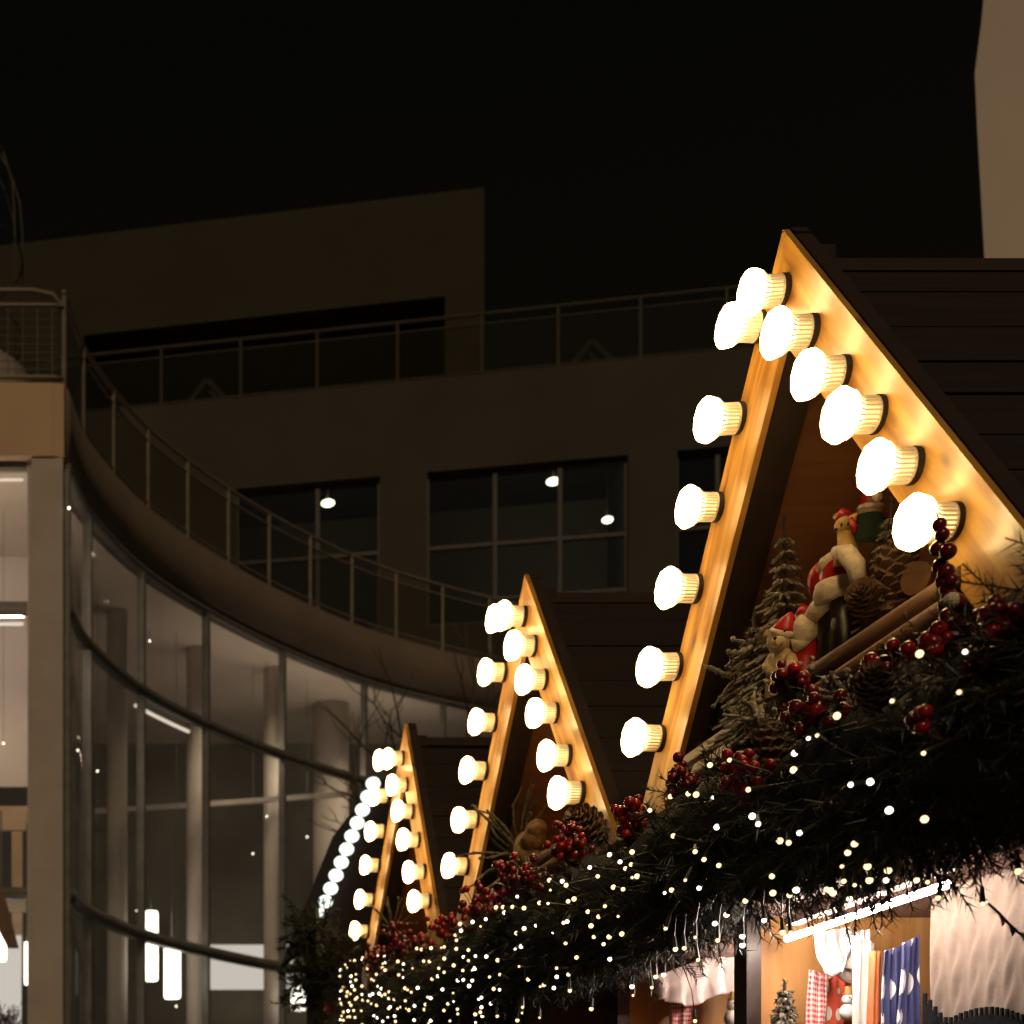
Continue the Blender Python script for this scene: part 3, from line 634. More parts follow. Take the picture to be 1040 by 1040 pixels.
# fawn
xf = 1.49; root = thing('fawn_figurine', at(859, 560, xf), 'yellow fawn figurine with red hat rising behind the santa figurine', 'figurine')
fb = MB(); P_ = lambda px, py, dx=0: UX(px, py, xf + dx)
fb.tube([P_(860, 572), P_(860, 560), P_(859, 549), P_(857, 539)], [.024, .020, .0145, .012], 14)
fb.ball(P_(858, 533), (.018, .019, .016), 14, 10); fb.tube([P_(857, 535), P_(852, 537, -.012), P_(849, 538.5, -.016)], [.013, .010, .0062], 12)
for (a, b) in (((866, 530), (871, 521)), ((853, 527), (851, 521))):
    e0, e1 = P_(*a), P_(*b); fb.tube([e0, e0.lerp(e1, .5) + Vector((-.004, 0, 0)), e1], [.006, .0075, .0015], 8)
fb.build('body', M['fawn'], root, True)
fe = MB(); fe.ball(P_(854.5, 533, -.0175), (.0022, .003, .0036), 8, 6); fe.ball(P_(861, 532, -.0180), (.0022, .003, .0036), 8, 6); fe.ball(P_(849, 538, -.019), (.0035, .004, .003), 8, 6); fe.build('eyes', M['black'], root, True)
fh = MB(); fh.lathe([(0, .016), (.008, .014), (.018, .007), (.024, .001)], 12, at=P_(857.5, 527), axis=(-.1, .25, 1)); fh.build('hat', M['santared'], root, True); fh = MB(); fh.tube([P_(864, 527, -.012), P_(868, 534, -.014), P_(867, 542, -.012)], [.004, .006, .005], 8); fh.build('hat_strap', M['santared'], root, True)
# gnome
xg = 1.60; root = thing('gnome_figurine', UX(882, 560, xg), 'gnome figurine in green coat with red cap behind the second lowest right bulb', 'figurine'); G_ = lambda px, py, dx=0: UX(px, py, xg + dx)
m1 = MB(); m1.lathe([(0, .040), (.02, .041), (.05, .034), (.075, .020)], 14, at=G_(883, 560)); m1.build('coat', M['green'], root, True)
m1 = MB(); m1.ball(G_(884, 518), .022, 14, 9); m1.build('head', M['skin'], root, True)
m1 = MB(); m1.lathe([(0, .024), (.015, .022), (.035, .012), (.05, .002)], 14, at=G_(884, 515), axis=(0, -.3, 1)); m1.build('cap', M['santared'], root, True)
m1 = MB(); m1.lathe([(-.006, .023), (0, .027), (.006, .023)], 14, at=G_(884, 516), axis=(0, -.1, 1)); m1.ball(G_(891, 505, -.02), .010, 10, 7); m1.build('cap_fur', M['fur'], root, True)
st = MB(); st.box((xg - .05, G_(883, 562).y - .05, SZ), (xg + .05, G_(883, 562).y + .05, G_(883, 562).z)); tag(st.build('wooden_block', M['log'], origin=(xg, G_(883, 562).y, SZ)), 'rough wooden block under the gnome figurine', 'wooden block')
# teddy
xt = 1.43; root = thing('teddy_figurine', (xt, UX(796, 690, xt).y, SZ), 'cream teddy bear figurine with smiling muzzle and red hat behind the log', 'figurine'); T_ = lambda px, py, dx=0: UX(px, py, xt + dx)
m1 = MB(); m1.ball(T_(794, 651), (.028, .028, .026), 16, 10); m1.ball(T_(790, 654, -.020), (.015, .017, .015), 14, 9); m1.ball(T_(780, 645), (.008, .012, .012), 10, 7)
bz = T_(795, 672); m1.tube([bz + Vector((0, 0, .02)), bz, Vector((bz.x, bz.y, SZ + .02)), Vector((bz.x, bz.y, SZ))], [.018, .028, .036, .030], 14)
m1.tube([T_(803, 668), T_(806, 678, -.02), T_(800, 685, -.03)], [.011, .011, .010], 10); m1.tube([T_(785, 668), T_(780, 676, -.02), T_(783, 684, -.03)], [.011, .011, .010], 10); m1.build('body', M['bear'], root, True)
m1 = MB(); m1.ball(T_(787, 648, -.036), (.0035, .005, .0035), 8, 6); m1.ball(T_(786, 641.5, -.022), .003, 8, 6); m1.ball(T_(797, 640.5, -.024), .003, 8, 6)
m1.tube([T_(787.5, 649, -.036), T_(788, 655, -.036)], .0008, 5); m1.tube([T_(782, 652, -.030), T_(784, 656, -.034), T_(788, 658, -.035), T_(793, 656, -.034), T_(796, 652, -.030)], .0009, 5); m1.build('face', M['black'], root, True)
m1 = MB(); m1.lathe([(0, .025), (.01, .022), (.026, .012), (.036, .003)], 14, at=T_(797, 641), axis=(.1, -.6, 1)); m1.build('hat', M['santared'], root, True)
m1 = MB(); m1.lathe([(-.006, .024), (0, .029), (.006, .025)], 16, at=T_(796.5, 642), axis=(.1, -.6, 1)); m1.build('hat_brim', M['fur'], root, True)
# small santa beyond teddy
xk = 1.47; root = thing('kneeling_figurine', (xk, UX(820, 660, xk).y, SZ), 'small white bearded figurine in red between teddy and santa', 'figurine'); K_ = lambda px, py, dx=0: UX(px, py, xk + dx)
kz = K_(818, 640); m1 = MB(); m1.tube([kz, Vector((kz.x, kz.y, SZ + .04)), Vector((kz.x, kz.y, SZ))], [.022, .034, .036], 14); m1.build('coat', M['santared'], root, True)
m1 = MB(); m1.ball(K_(817, 640, -.01), (.026, .026, .030), 14, 9, jit=.06); m1.tube([K_(813, 650, -.02), K_(810, 662, -.02)], [.02, .008], 8); m1.ball(K_(815, 628), (.018, .018, .014), 12, 8, jit=.05); m1.build('beard', M['fur'], root, True)
m1 = MB(); m1.lathe([(0, .017), (.012, .014), (.03, .003)], 12, at=K_(817, 626), axis=(0, .3, 1)); m1.build('cap', M['santared'], root, True)
# log end disc in niche
m1 = MB(); e = UX(937, 587, 1.47); m1.tube([e + Vector((-.012, 0, 0)), e + Vector((.05, .03, 0))], .028, 16); tag(m1.build('log_slice', M['log'], origin=e), 'round cut log end behind the berry strand at the log rail', 'log')
# decorations of the second and third gables
frosted_twigs(UX(530, 872, 1.50), 'tall bundle of frosted twigs inside the second gable', 26, .24, 2.6, M['frostg'], 12)
root = thing('owl_figurine', UX(541, 862, 1.47), 'pale brown feathered bird figurine inside the second gable', 'figurine'); O_ = lambda px, py, dx=0: UX(px, py, 1.47 + dx)
m1 = MB(); q_ = Quaternion((1, 0, 0), -.9).to_matrix(); m1.ball(O_(537, 862), (.04, .045, .085), 16, 12, rot=q_); m1.ball(O_(545, 842), (.032, .033, .031), 14, 9); m1.tube([O_(545, 842), O_(541, 856)], [.030, .042], 12); m1.build('body', M['fowl'], root, True)
m1 = MB(); m1.ball(O_(529, 868, -.03), (.018, .030, .075), 14, 9, rot=q_); m1.prism([O_(520, 874, -.01), O_(512, 886, -.01), O_(520, 890, -.01), O_(529, 880, -.01)], (.03, 0, 0)); m1.build('wing', M['stem2'], root)
m1 = MB(); m1.lathe([(0, .009), (.02, .002)], 8, at=O_(538, 843, -.015), axis=(-.5, .8, -.2)); m1.build('beak', M['orange'], root, True)
frosted_twigs(UX(398, 945, 1.43), 'frosted twigs inside the third gable', 14, .15, 1.8, M['frostg'], 15)
pine_cone(UX(600, 842, 1.30), (-.6, -.4, .3), .13, .05, 'dark pine cone at the right foot of the second gable')
pine_cone(UX(648, 852, 1.25), (-.5, -.4, .6), .10, .04, 'dark pine cone on the garland between the two nearest gables')
# bauble
b_ = UY(329, 1028, 6.9); root = thing('christmas_bauble', b_, 'dark red bauble hanging from the fir bouquet', 'bauble'); m1 = MB(); m1.ball(b_, .038, 16, 10); m1.build('ball', M['berrydark'], root, True)
m1 = MB(); m1.lathe([(.034, .012), (.048, .011)], 10, at=b_); m1.tube([b_ + Vector((0, 0, .045)), b_ + Vector((.0, 0, .16))], .002, 4); m1.build('cap', M['stem'], root)

# ================================================================== goods hanging in the stall
def hang(name, pxs, y, m, label, cat, folds=3, amp=.008, group=None, seed=0, edge=0, bottom=None):
    (a, b, c, d) = [UY(px, py, y) for px, py in pxs]; mb = MB(); cloth(mb, a, b, c, d, 16, 16, folds, amp, .004, seed, edge)
    o = mb.build(name, m, origin=(a + b) / 2, smooth=True); return tag(o, label, cat, group)
hang('gingham_scarf', [(822, 985), (841, 990), (838, 1075), (818, 1075)], 3.16, M['gingham'], 'red and white gingham scarf hanging on the honey wood panel', 'scarf', 2, .006, seed=1)
hang('patchwork_cloth', [(842, 990), (878, 985), (880, 1075), (838, 1075)], 3.17, M['patch'], 'orange red patterned cloth behind the small snowman', 'cloth', 2, .008, seed=2)
hang('white_towel', [(866, 950), (888, 958), (884, 1075), (868, 1075)], 3.05, M['white'], 'bright white towel hanging under the fluorescent tube', 'towel', 2, .007, seed=3)
hang('orange_towel', [(884, 966), (896, 966), (893, 1075), (881, 1075)], 3.02, M['orange'], 'narrow orange towel between white towel and navy scarf', 'towel', 1, .004, seed=4)
hang('navy_scarf', [(897, 966), (918, 960), (912, 1080), (893, 1080)], 2.98, M['navy'], 'navy blue scarf with white stars beside the orange towel', 'scarf', 3, .008, seed=5)
hang('navy_scarf', [(917, 958), (934, 950), (932, 1080), (911, 1080)], 2.93, M['navy'], 'navy blue scarf with white stars nearest to the beige sweater', 'scarf', 3, .008, seed=6)
hang('white_shirt', [(828, 948), (868, 940), (872, 1000), (838, 988)], 3.10, M['pinkw'], 'pale pink white shirt hanging askew above the gingham scarf', 'shirt', 3, .014, seed=7, edge=.01)
hang('white_cloth', [(862, 946), (882, 944), (878, 990), (852, 985)], 3.08, M['white'], 'folded white cloth beside the top of the white towel', 'cloth', 2, .014, seed=17, edge=.01)
hang('pink_cloth', [(664, 992), (755, 958), (758, 1012), (668, 1020)], 3.86, M['pinkw'], 'pink white cloth draped across the second stall below the garland', 'cloth', 5, .02, seed=8, edge=.012)
hang('checked_cloth', [(682, 1010), (702, 1008), (702, 1080), (678, 1080)], 3.92, M['gingham'], 'pale pink checked towel hanging below the pink white cloth', 'towel', 2, .01, seed=9)
hang('red_cloth', [(748, 1005), (762, 1003), (764, 1080), (750, 1080)], 3.80, M['santared'], 'strip of red cloth beside the dark post', 'cloth', 1, .006, seed=10)
# snowman ornament
def snowman(c, s, label):
    root = thing('snowman_ornament', c, label, 'ornament'); c = Vector(c); m1 = MB(); m1.ball(c, (.026 * s, .022 * s, .026 * s), 14, 9); m1.ball(c + Vector((0, 0, .036 * s)), .019 * s, 14, 9); m1.build('body', M['white'], root, True)
    m1 = MB(); m1.lathe([(.05 * s, .016 * s), (.056 * s, .016 * s), (.056 * s, .011 * s), (.075 * s, .010 * s)], 14, at=c); m1.build('hat', M['fawn'], root)
    m1 = MB(); [m1.ball(c + Vector((dx * s, -.0185 * s, .041 * s)), .0025 * s, 8, 5) for dx in (-.007, .007)]; m1.lathe([(0, .003 * s), (.014 * s, .0006)], 8, at=c + Vector((0, -.018 * s, .035 * s)), axis=(0, -1, 0)); m1.build('face', M['black'], root)
    return root
snowman(UY(862, 1028, 3.09), .72, 'small white snowman ornament with yellow hat before the patterned cloth')
snowman(UY(745, 1034, 3.78), .9, 'small white snowman ornament under the pink white cloth')
mini_tree('green_tree', (UY(797, 1040, 3.14).x, 3.14, UY(797, 1062, 3.14).z), .135, .034, 'slim green miniature tree beside the dark post of the nearest stall', seed=21, m=M['green'], layers=8)
# cable-knit sweater on a hanger facing the aisle
def knit_sweater():
    p = lambda px, py: UX(px, py, 1.69)
    root = thing('knit_sweater', p(990, 905), 'beige cable knit sweater hanging at the right end of the nearest stall', 'sweater')
    yN, yF, zT, zB = 2.26, 2.93, EYE + .560, EYE + .02; vs = []; nu, nv = 120, 60; mb = MB(); fs = []
    for j in range(nv + 1):
        for i in range(nu + 1):
            u, v = i / nu, j / nv; y = yF + (yN - yF) * u; z = zT + (zB - zT) * v
            sh = .10 * max(0, 1 - u / .16) ** 2 + .02 * (u - .5) ** 2; z = z - sh * (1 - v); edge = max(0, 1 - min(u, 1 - u) / .10)
            rib = .0025 * abs(math.sin(u * 37.7)) + ((.0045 * math.sin(v * 44 + ((u * 12) % 1) * 6 + 1.9 * int(u * 12)) * math.exp(-((u * 12) % 1 - .5) ** 2 * 22)) if u > .08 else 0)
            fold = .010 * math.sin(u * 9 + v * 2) + .006 * math.sin(v * 5 + u * 13)
            x = 1.70 - rib - fold + .07 * edge ** 2 - .03 * math.sin(math.pi * u); vs.append((x, y, z))
    for j in range(nv):
        for i in range(nu): a = j * (nu + 1) + i; fs.append((a, a + nu + 1, a + nu + 2, a + 1))
    n0 = len(vs); back = [(1.80, v[1], v[2]) for v in vs[:]]
    bj = [(0, 0), (0, nu), (nv, nu), (nv, 0)]; bi = [n0 + k for k in range(4)]; vs += [(1.80, vs[j * (nu + 1) + i][1], vs[j * (nu + 1) + i][2]) for j, i in bj]
    fs.append((bi[0], bi[1], bi[2], bi[3])); fs.append(tuple(i for i in range(nu + 1)) + (bi[1], bi[0])); fs.append(tuple(nv * (nu + 1) + i for i in range(nu, -1, -1)) + (bi[3], bi[2]))
    fs.append(tuple(j * (nu + 1) for j in range(nv, -1, -1)) + (bi[0], bi[3])); fs.append(tuple(j * (nu + 1) + nu for j in range(nv + 1)) + (bi[2], bi[1]))
    mb.add(vs, fs); mb.build('knit_body', M['knit'], root, True)
    tr = MB(); q = lambda px, py: UX(px, py, 1.655); hem = [(937, 1010), (948, 1024), (958, 1036), (966, 1036), (976, 1031), (990, 1027), (1004, 1025), (1020, 1027), (1040, 1034), (1064, 1044)]
    for (xa, ya), (xb, yb) in zip(hem, hem[1:]): tr.prism([q(xa, ya + 5), q(xb, yb + 5), q(xb, 1110), q(xa, 1110)], (.004, 0, 0))
    xx = np.arange(938.5, 1062, 5.2)
    for x_ in xx: y_ = float(np.interp(x_, [h[0] for h in hem], [h[1] for h in hem])); tr.prism([q(x_ - 1.2, y_ - 3), q(x_ + 1.2, y_ - 3), q(x_ + 1.4, y_ + 6), q(x_ - 1.4, y_ + 6)], (.004, 0, 0))
    tr.build('dark_hem', M['hem'], root)
    hk = MB(); hk.tube([(1.76, 2.6, EYE + .52), (1.76, 2.6, EYE + .565), (1.76, 2.585, EYE + .58), (1.76, 2.57, EYE + .57)], .0025, 6); hk.build('hanger_hook', M['rail'], root)
knit_sweater()
# bunting with red and green flags
root = thing('bunting', UX(1020, 925, 1.33), 'little red and green flags on a cord above the beige sweater', 'bunting'); cb = MB(); P = [UX(px, py, 1.33) for px, py in ((1004, 918), (1014, 927), (1024, 938), (1034, 947), (1056, 955))]; cb.tube(P, .002, 5); cb.build('cord', M['socket'], root)
for k, m in enumerate((M['santared'], M['green'], M['white']), 1):
    f = MB(); a, b = P[k], P[k].lerp(P[k + 1], .7); f.prism([a, b, (a + b) / 2 + Vector((0, 0, -.013))], (.002, 0, 0)); f.build('flag', m, root)

# ================================================================== curved glass building on the left
CP = [(-.02, 15.0), (.225, 16.08), (.877, 17.54), (1.77, 18.84), (2.93, 20.19), (4.33, 21.5), (5.72, 22.42), (7.2, 23.2)]
def catmull(P, n=12):
    P = [np.array(p) for p in P]; P = [2 * P[0] - P[1]] + P + [2 * P[-1] - P[-2]]; out = []
    for i in range(1, len(P) - 2):
        for k in range(n):
            t = k / n; out.append(.5 * (2 * P[i] + (P[i + 1] - P[i - 1]) * t + (2 * P[i - 1] - 5 * P[i] + 4 * P[i + 1] - P[i + 2]) * t * t + (-P[i - 1] + 3 * P[i] - 3 * P[i + 1] + P[i + 2]) * t ** 3))
    out.append(P[-2]); return np.array(out)
CV = catmull(CP); seg = np.linalg.norm(np.diff(CV, axis=0), axis=1); SL = np.concatenate([[0], np.cumsum(seg)])
def cpt(s, off=0):      # point on the facade curve; off > 0 moves out towards the square
    x = np.interp(s, SL, CV[:, 0]); y = np.interp(s, SL, CV[:, 1]); e = .15; a = np.array([np.interp(s - e, SL, CV[:, 0]), np.interp(s - e, SL, CV[:, 1])]); b = np.array([np.interp(s + e, SL, CV[:, 0]), np.interp(s + e, SL, CV[:, 1])])
    d = b - a; d /= np.linalg.norm(d); return x + d[1] * off, y - d[0] * off
def curved_band(mb, s0, s1, z0, z1, o0, o1, n=60):
    vs = []; ss = np.linspace(s0, s1, n)
    for s in ss:
        (xa, ya), (xb, yb) = cpt(s, o0), cpt(s, o1); vs += [(xa, ya, z0), (xb, yb, z0), (xb, yb, z1), (xa, ya, z1)]
    fs = [(i * 4 + k, i * 4 + (k + 1) % 4, (i + 1) * 4 + (k + 1) % 4, (i + 1) * 4 + k) for i in range(n - 1) for k in range(4)] + [(3, 2, 1, 0), ((n - 1) * 4, (n - 1) * 4 + 1, (n - 1) * 4 + 2, (n - 1) * 4 + 3)]
    mb.add(vs, fs)
E = EYE; ZH, ZT = E + 7.31, E + 8.05; Z1, Z2 = E + 5.83, E + 2.93; SE = SL[-1]
bl = thing('glass_building', (0, 15, 0), 'curved glass fronted building on the left with a railed roof terrace', 'building')
mb = MB(); curved_band(mb, 0, SE, ZH, ZT, -.22, .03); mb.build('parapet', M['band'], bl, True)
mb = MB(); mb.box((-7, 14.88, ZH), (-.145, 15.14, ZT)); mb.prism([(-.143, 14.88, ZH), (-.03, 14.90, ZH), (-.02, 14.99, ZH), (-.143, 14.99, ZH)], (0, 0, ZT - ZH)); mb.build('front_parapet', M['plaster'], bl)
mb = MB(); mb.box((-.36, 14.90, 0), (-.04, 15.12, ZH - .003)); mb.box((-.40, 14.96, 0), (-.363, 15.08, ZH - .003)); mb.build('corner_pillar', M['clad'], bl)
mb = MB(); curved_band(mb, .02, SE, ZH - .06, ZH - .003, -.06, .05); curved_band(mb, .02, SE, Z1 - .05, Z1 + .05, -.05, .06); curved_band(mb, .02, SE, Z2 - .06, Z2 + .06, -.06, .07); mb.build('transoms', M['frame'], bl, True)
stations = [0.03]
for px in (89, 143.5, 209, 287, 370, 450):
    ss = np.linspace(0, SE, 800); xs_ = np.interp(ss, SL, CV[:, 0]); ys_ = np.interp(ss, SL, CV[:, 1]); stations.append(float(ss[np.argmin(abs(PX0 + F * xs_ / ys_ - px))]))
for s in stations:
    mb = MB(); x, y = cpt(s); x2, y2 = cpt(s, .09); mb.bar((x, y, 0), (x, y, ZH - .06), .045, .10, up=(x2 - x, y2 - y, 0)); mb.build('mullion', M['frame'], bl)
for a, b in zip(stations, stations[1:] + [SE]):
    for z0, z1 in ((Z1 + .05, ZH - .07), (Z2 + .06, Z1 - .05), (.1, Z2 - .06)):
        mb = MB(); vs = []; n = 8
        for s in np.linspace(a + .03, b - .03, n): x, y = cpt(s, -.0); vs += [(x, y, z0), (x, y, z1)]
        mb.add(vs, [(2 * i, 2 * i + 2, 2 * i + 3, 2 * i + 1) for i in range(n - 1)]); mb.build('pane', M['glass'], bl, True)
# roof / ceiling slab, back wall, floors
BACK = 24.6
poly = [cpt(s, -.16) for s in np.linspace(.15, SE, 40)] + [(7.2, BACK), (-7, BACK), (-7, 15.16)]
mb = MB(); mb.prism([(x, y, ZH - .02) for x, y in poly], (0, 0, .62)); mb.build('roof_slab', M['ceil'], bl)
mb = MB(); mb.box((-7.2, BACK + .004, 0), (7.2, BACK + .2, ZH + .5)); mb.box((-7.2, 15.2, 0), (-7.02, BACK, ZH - .03)); mb.build('back_wall', M['roomw'], bl)
mb = MB(); mb.add([(x, y, .03) for x, y in poly], [tuple(range(len(poly)))]); mb.build('floor', M['floorin'], bl)
mb = MB(); mb.bar(UY(96, 824, 20.6), UY(208, 817, 20.6), .05, .07); mb.bar(UY(209, 817, 20.4), UY(356, 806, 20.9), .05, .07); mb.build('gallery_rail', M['colm'], bl)
for (px, y, r) in ((336, 22.6, .27), (119, 18.9, .13), (199, 20.2, .13), (277, 21.0, .13)):
    x = (px - PX0) * y / F; mb = MB(); mb.lathe([(0, r), (ZH - .03, r)], 24, at=(x, y, .02)); mb.build('column', M['colm'], bl, True)
mb = MB(); ss = np.linspace(2.5, SE - 1.5, 30); mb.tube([(*cpt(s, -.11), Z1 + .035) for s in ss[8:]], .013, 6); mb.build('room_fill_strip', M['strip'], bl)  # added lamp tucked behind the transom to fill the rooms with light
mb = MB(); mb.tube([(*cpt(s, -.20), Z1 - .075) for s in np.linspace(2.95, 4.2, 8)], .02, 6); mb.build('light_strip', M['stripdim'], bl)
mb = MB(); mb.box((2.25, 23.2, E + 3.02), (3.55, 23.25, E + 3.72)); mb.build('backlit_panel', M['litwall'], bl)
# front windows left of the pillar
for z0, z1 in ((Z1 + .06, ZH - .06), (Z2 + .06, Z1 - .06), (.4, Z2 - .06)):
    mb = MB(); [mb.box(a, b) for a, b in (((-3.0, 14.99, z0 - .06), (-.405, 15.07, z0)), ((-3.0, 14.99, z1), (-.405, 15.07, z1 + .05)), ((-3.06, 14.99, z0 - .06), (-3.0, 15.07, z1 + .05)))]; o = mb.build('window', M['frame'], bl)
    mb = MB(); mb.add([(-3.0, 15.03, z0), (-.405, 15.03, z0), (-.405, 15.03, z1), (-3.0, 15.03, z1)], [(0, 1, 2, 3)]); mb.build('pane', M['glass'], o)
mb = MB(); mb.box((-3, 15.2, Z1 - .105), (-.45, 15.215, Z1 - .075)); mb.box((-3, 15.2, ZH - .095), (-.45, 15.215, ZH - .075)); mb.build('light_strip', M['stripdim'], bl)
mb = MB(); mb.tube([(-3, 15.24, Z1 + .03), (-.45, 15.24, Z1 + .03)], .036, 6); mb.build('room_fill_strip', M['strip'], bl)  # added likewise, brightens the front rooms left of the pillar
mb = MB(); mb.box((-7, 17.2, E + 4.6), (-.2, 17.24, ZH - .03)); mb.build('inner_wall', M['litroom'], bl)
mb = MB(); mb.box((-3, 16.6, E + 3.95), (-.42, 16.66, E + 4.22)); mb.box((-.62, 16.6, E + 2.3), (-.5, 16.66, E + 3.94)); mb.build('door_frame', M['plaster'], bl)
mb = MB(); mb.box((-3, 16.3, E + 2.98), (-.42, 16.36, E + 3.12)); mb.build('inner_ledge', M['ceil'], bl)
mb = MB(); mb.box((-3, 16.2, E + 1.6), (-.5, 16.24, E + 2.7)); mb.build('backlit_panel', M['litwall'], bl)
# terrace railing
rl = MB(); rp = MB(); gi = MB()
zr = ZT + 1.0
rl.tube([(*cpt(s, -.02), zr) for s in np.linspace(.02, SE, 60)], .026, 8); rl.tube([(*cpt(s, -.02), zr - .15) for s in np.linspace(.02, SE, 60)], .016, 6)
rl.tube([(*cpt(s, -.02), ZT + .10) for s in np.linspace(.02, SE, 60)], .016, 6)
for z, r in ((zr, .026), (zr - .15, .022), (ZT + .12, .022)):
    pts_ = [(-7, 15.0, z), (-.35, 15.0, z)] + ([(-.15, 15.02, z - .03), (-.05, 15.06, z - .12), (-.03, 15.1, z - .3)] if z == zr else [(-.12, 15.0, z), (-.04, 15.04, z)]); rl.tube(pts_, r, 8)
rail = rl.build('terrace_railing', M['rail'], bl, True)
for s in np.arange(.05, SE, .96):
    mb = MB(); x, y = cpt(s, -.02); mb.tube([(x, y, ZT), (x, y, zr)], .026, 8); mb.build('post', M['rail'], rail)
mb = MB()
for k in range(46): x = -7 + k * .15 + .1; mb.tube([(x, 15, ZT + .12), (x, 15, zr - .15)], .006, 4, False)
for k in range(8): z = ZT + .2 + k * .085; mb.tube([(-7, 15.0, z), (-.1, 15.0, z)], .005, 4, False)
mb.build('wire_mesh', M['rail'], rail)
mb = MB(); vs = []
for s in np.linspace(.1, SE, 40): x, y = cpt(s, -.02); vs += [(x, y, ZT + .12), (x, y, zr - .16)]
mb.add(vs, [(2 * i, 2 * i + 2, 2 * i + 3, 2 * i + 1) for i in range(39)]); mb.build('infill', M['meshglass'], rail, True)
# wire dome on the roof
dc = Vector((-1.50, 16.6, ZT - .1)); root = thing('wire_dome', dc, 'curved wire cage standing on the terrace at the left edge', 'wire cage')
mb = MB()
for k in range(16):
    a = k * math.pi / 8; mb.tube([dc + Vector((math.cos(a) * 1.0 * r, math.sin(a) * 1.0 * r, z)) for r, z in ((1, 0), (1, 2.7), (.97, 3.05), (.86, 3.4), (.66, 3.72), (.36, 3.95), (0, 4.05))], .012, 6)
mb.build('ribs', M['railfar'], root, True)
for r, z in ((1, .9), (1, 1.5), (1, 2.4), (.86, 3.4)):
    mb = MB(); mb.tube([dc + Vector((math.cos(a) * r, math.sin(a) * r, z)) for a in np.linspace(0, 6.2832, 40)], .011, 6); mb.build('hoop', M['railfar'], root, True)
mb = MB(); mb.lathe([(.05, 1.12), (.95, 1.12), (1.0, 1.04)], 32, at=dc); mb.build('drum', M['clad'], root)
# pendant lamps and downlights
def pendant(px, y, py0, py1, w_, lab, m=None):
    a = UY(px, py0, y); b = UY(px, py1, y); root = thing('pendant_lamp', a, lab, 'pendant lamp', 'cylinder lamps in the glass building')
    mb = MB(); r = w_ / 2; h = a.z - b.z; mb.lathe([(0, r * .92), (.03, r), (h - .03, r), (h, r * .92)], 20, at=b); mb.build('shade', m or M['pendant'], root, True)
    mb = MB(); mb.tube([a, Vector((a.x, a.y, a.z + 1.3))], .012, 5); mb.build('cord', M['frame'], root)
pendant(153, 19.2, 926, 996, .19, 'bright cylinder lamp crossed by the lower transom in the curved facade')
pendant(175, 18.9, 957, 1014, .21, 'bright cylinder lamp just below the lower transom, left of the lit panel')
pendant(303, 20.6, 1002, 1026, .20, 'small cylinder lamp next to the fir bouquet', )
pendant(27.5, 16.1, 957, 1000, .06, 'thin lit tube lamp beside the corner pillar')
pendant(1, 16.0, 945, 976, .12, 'lit tube lamp at the left edge of the photo behind the parasol')
DL = [(3.5, 755, 16.0), (70, 516, 14.86), (152, 651, 19.5), (140, 758, 19.2), (99, 783, 18.2), (79, 762, 17.3), (139, 925, 18.6), (179, 1022, 19.5), (271, 829, 20.6), (257, 867, 20.8), (312, 850, 21.3)]
proto = None
dl = thing('star_light_curtain', UY(140, 758, 19.2), 'tiny scattered point lights hanging behind the curved glass', 'lights')
for px, py, y in DL:
    p = UY(px, py, y)
    if proto is None: mb = MB(); mb.ball((0, 0, 0), .011, 8, 6); proto = mb.build('bulb', M['dot'], dl, True, origin=(0, 0, 0)); o = proto
    else: o = copyobj(proto, dl)
    o.location = p - ORG[dl.name]
mb = MB()
for px, py, y in DL: p = UY(px, py, y); mb.tube([p, Vector((p.x, p.y, max(p.z + .2, ZH - .05)))], .003, 4)
mb.build('wires', M['frame'], dl)
# folded parasol and heather
pa, pb = UY(-3, 880, 12.0), UY(19, 962, 12.0); root = thing('folded_parasol', (pb.x, 12, 0), 'slanted brown wooden parasol edge at the left margin', 'parasol')
mb = MB(); d = Vector((-.5, 0, .02)); mb.prism([pa, pb, pb + Vector((-.09, 0, .0)), pb + Vector((-.35, 0, .5)), pa + Vector((-.25, 0, .1))], (0, .06, 0)); mb.build('canopy', M['parasol'], root)
mb = MB(); mb.tube([(pa.x - .18, 12.1, 0), (pa.x - .18, 12.1, pa.z)], .03, 8); mb.build('pole', M['parasol'], root)
hc = UY(5, 1022, 12.5); root = thing('heather_plant', (hc.x, 12.5, 0), 'purple grey heather planting at the bottom left corner', 'plant'); tips = []
for _ in range(160): tips.append((Vector((hc.x + random.uniform(-.35, .12), 12.5 + random.uniform(-.2, .2), hc.z - .25 + random.uniform(-.1, .12))), Vector((random.uniform(-.6, .6), random.uniform(-.6, .6), 1)), random.uniform(.1, .24)))
V, Fc = needles_mesh(tips, 22, .04, .006); mesh_np('foliage', V, Fc, M['flower'], root)
mb = MB(); mb.box((hc.x - .45, 12.25, 0), (hc.x + .15, 12.75, hc.z - .28)); mb.build('planter', M['clad'], root)

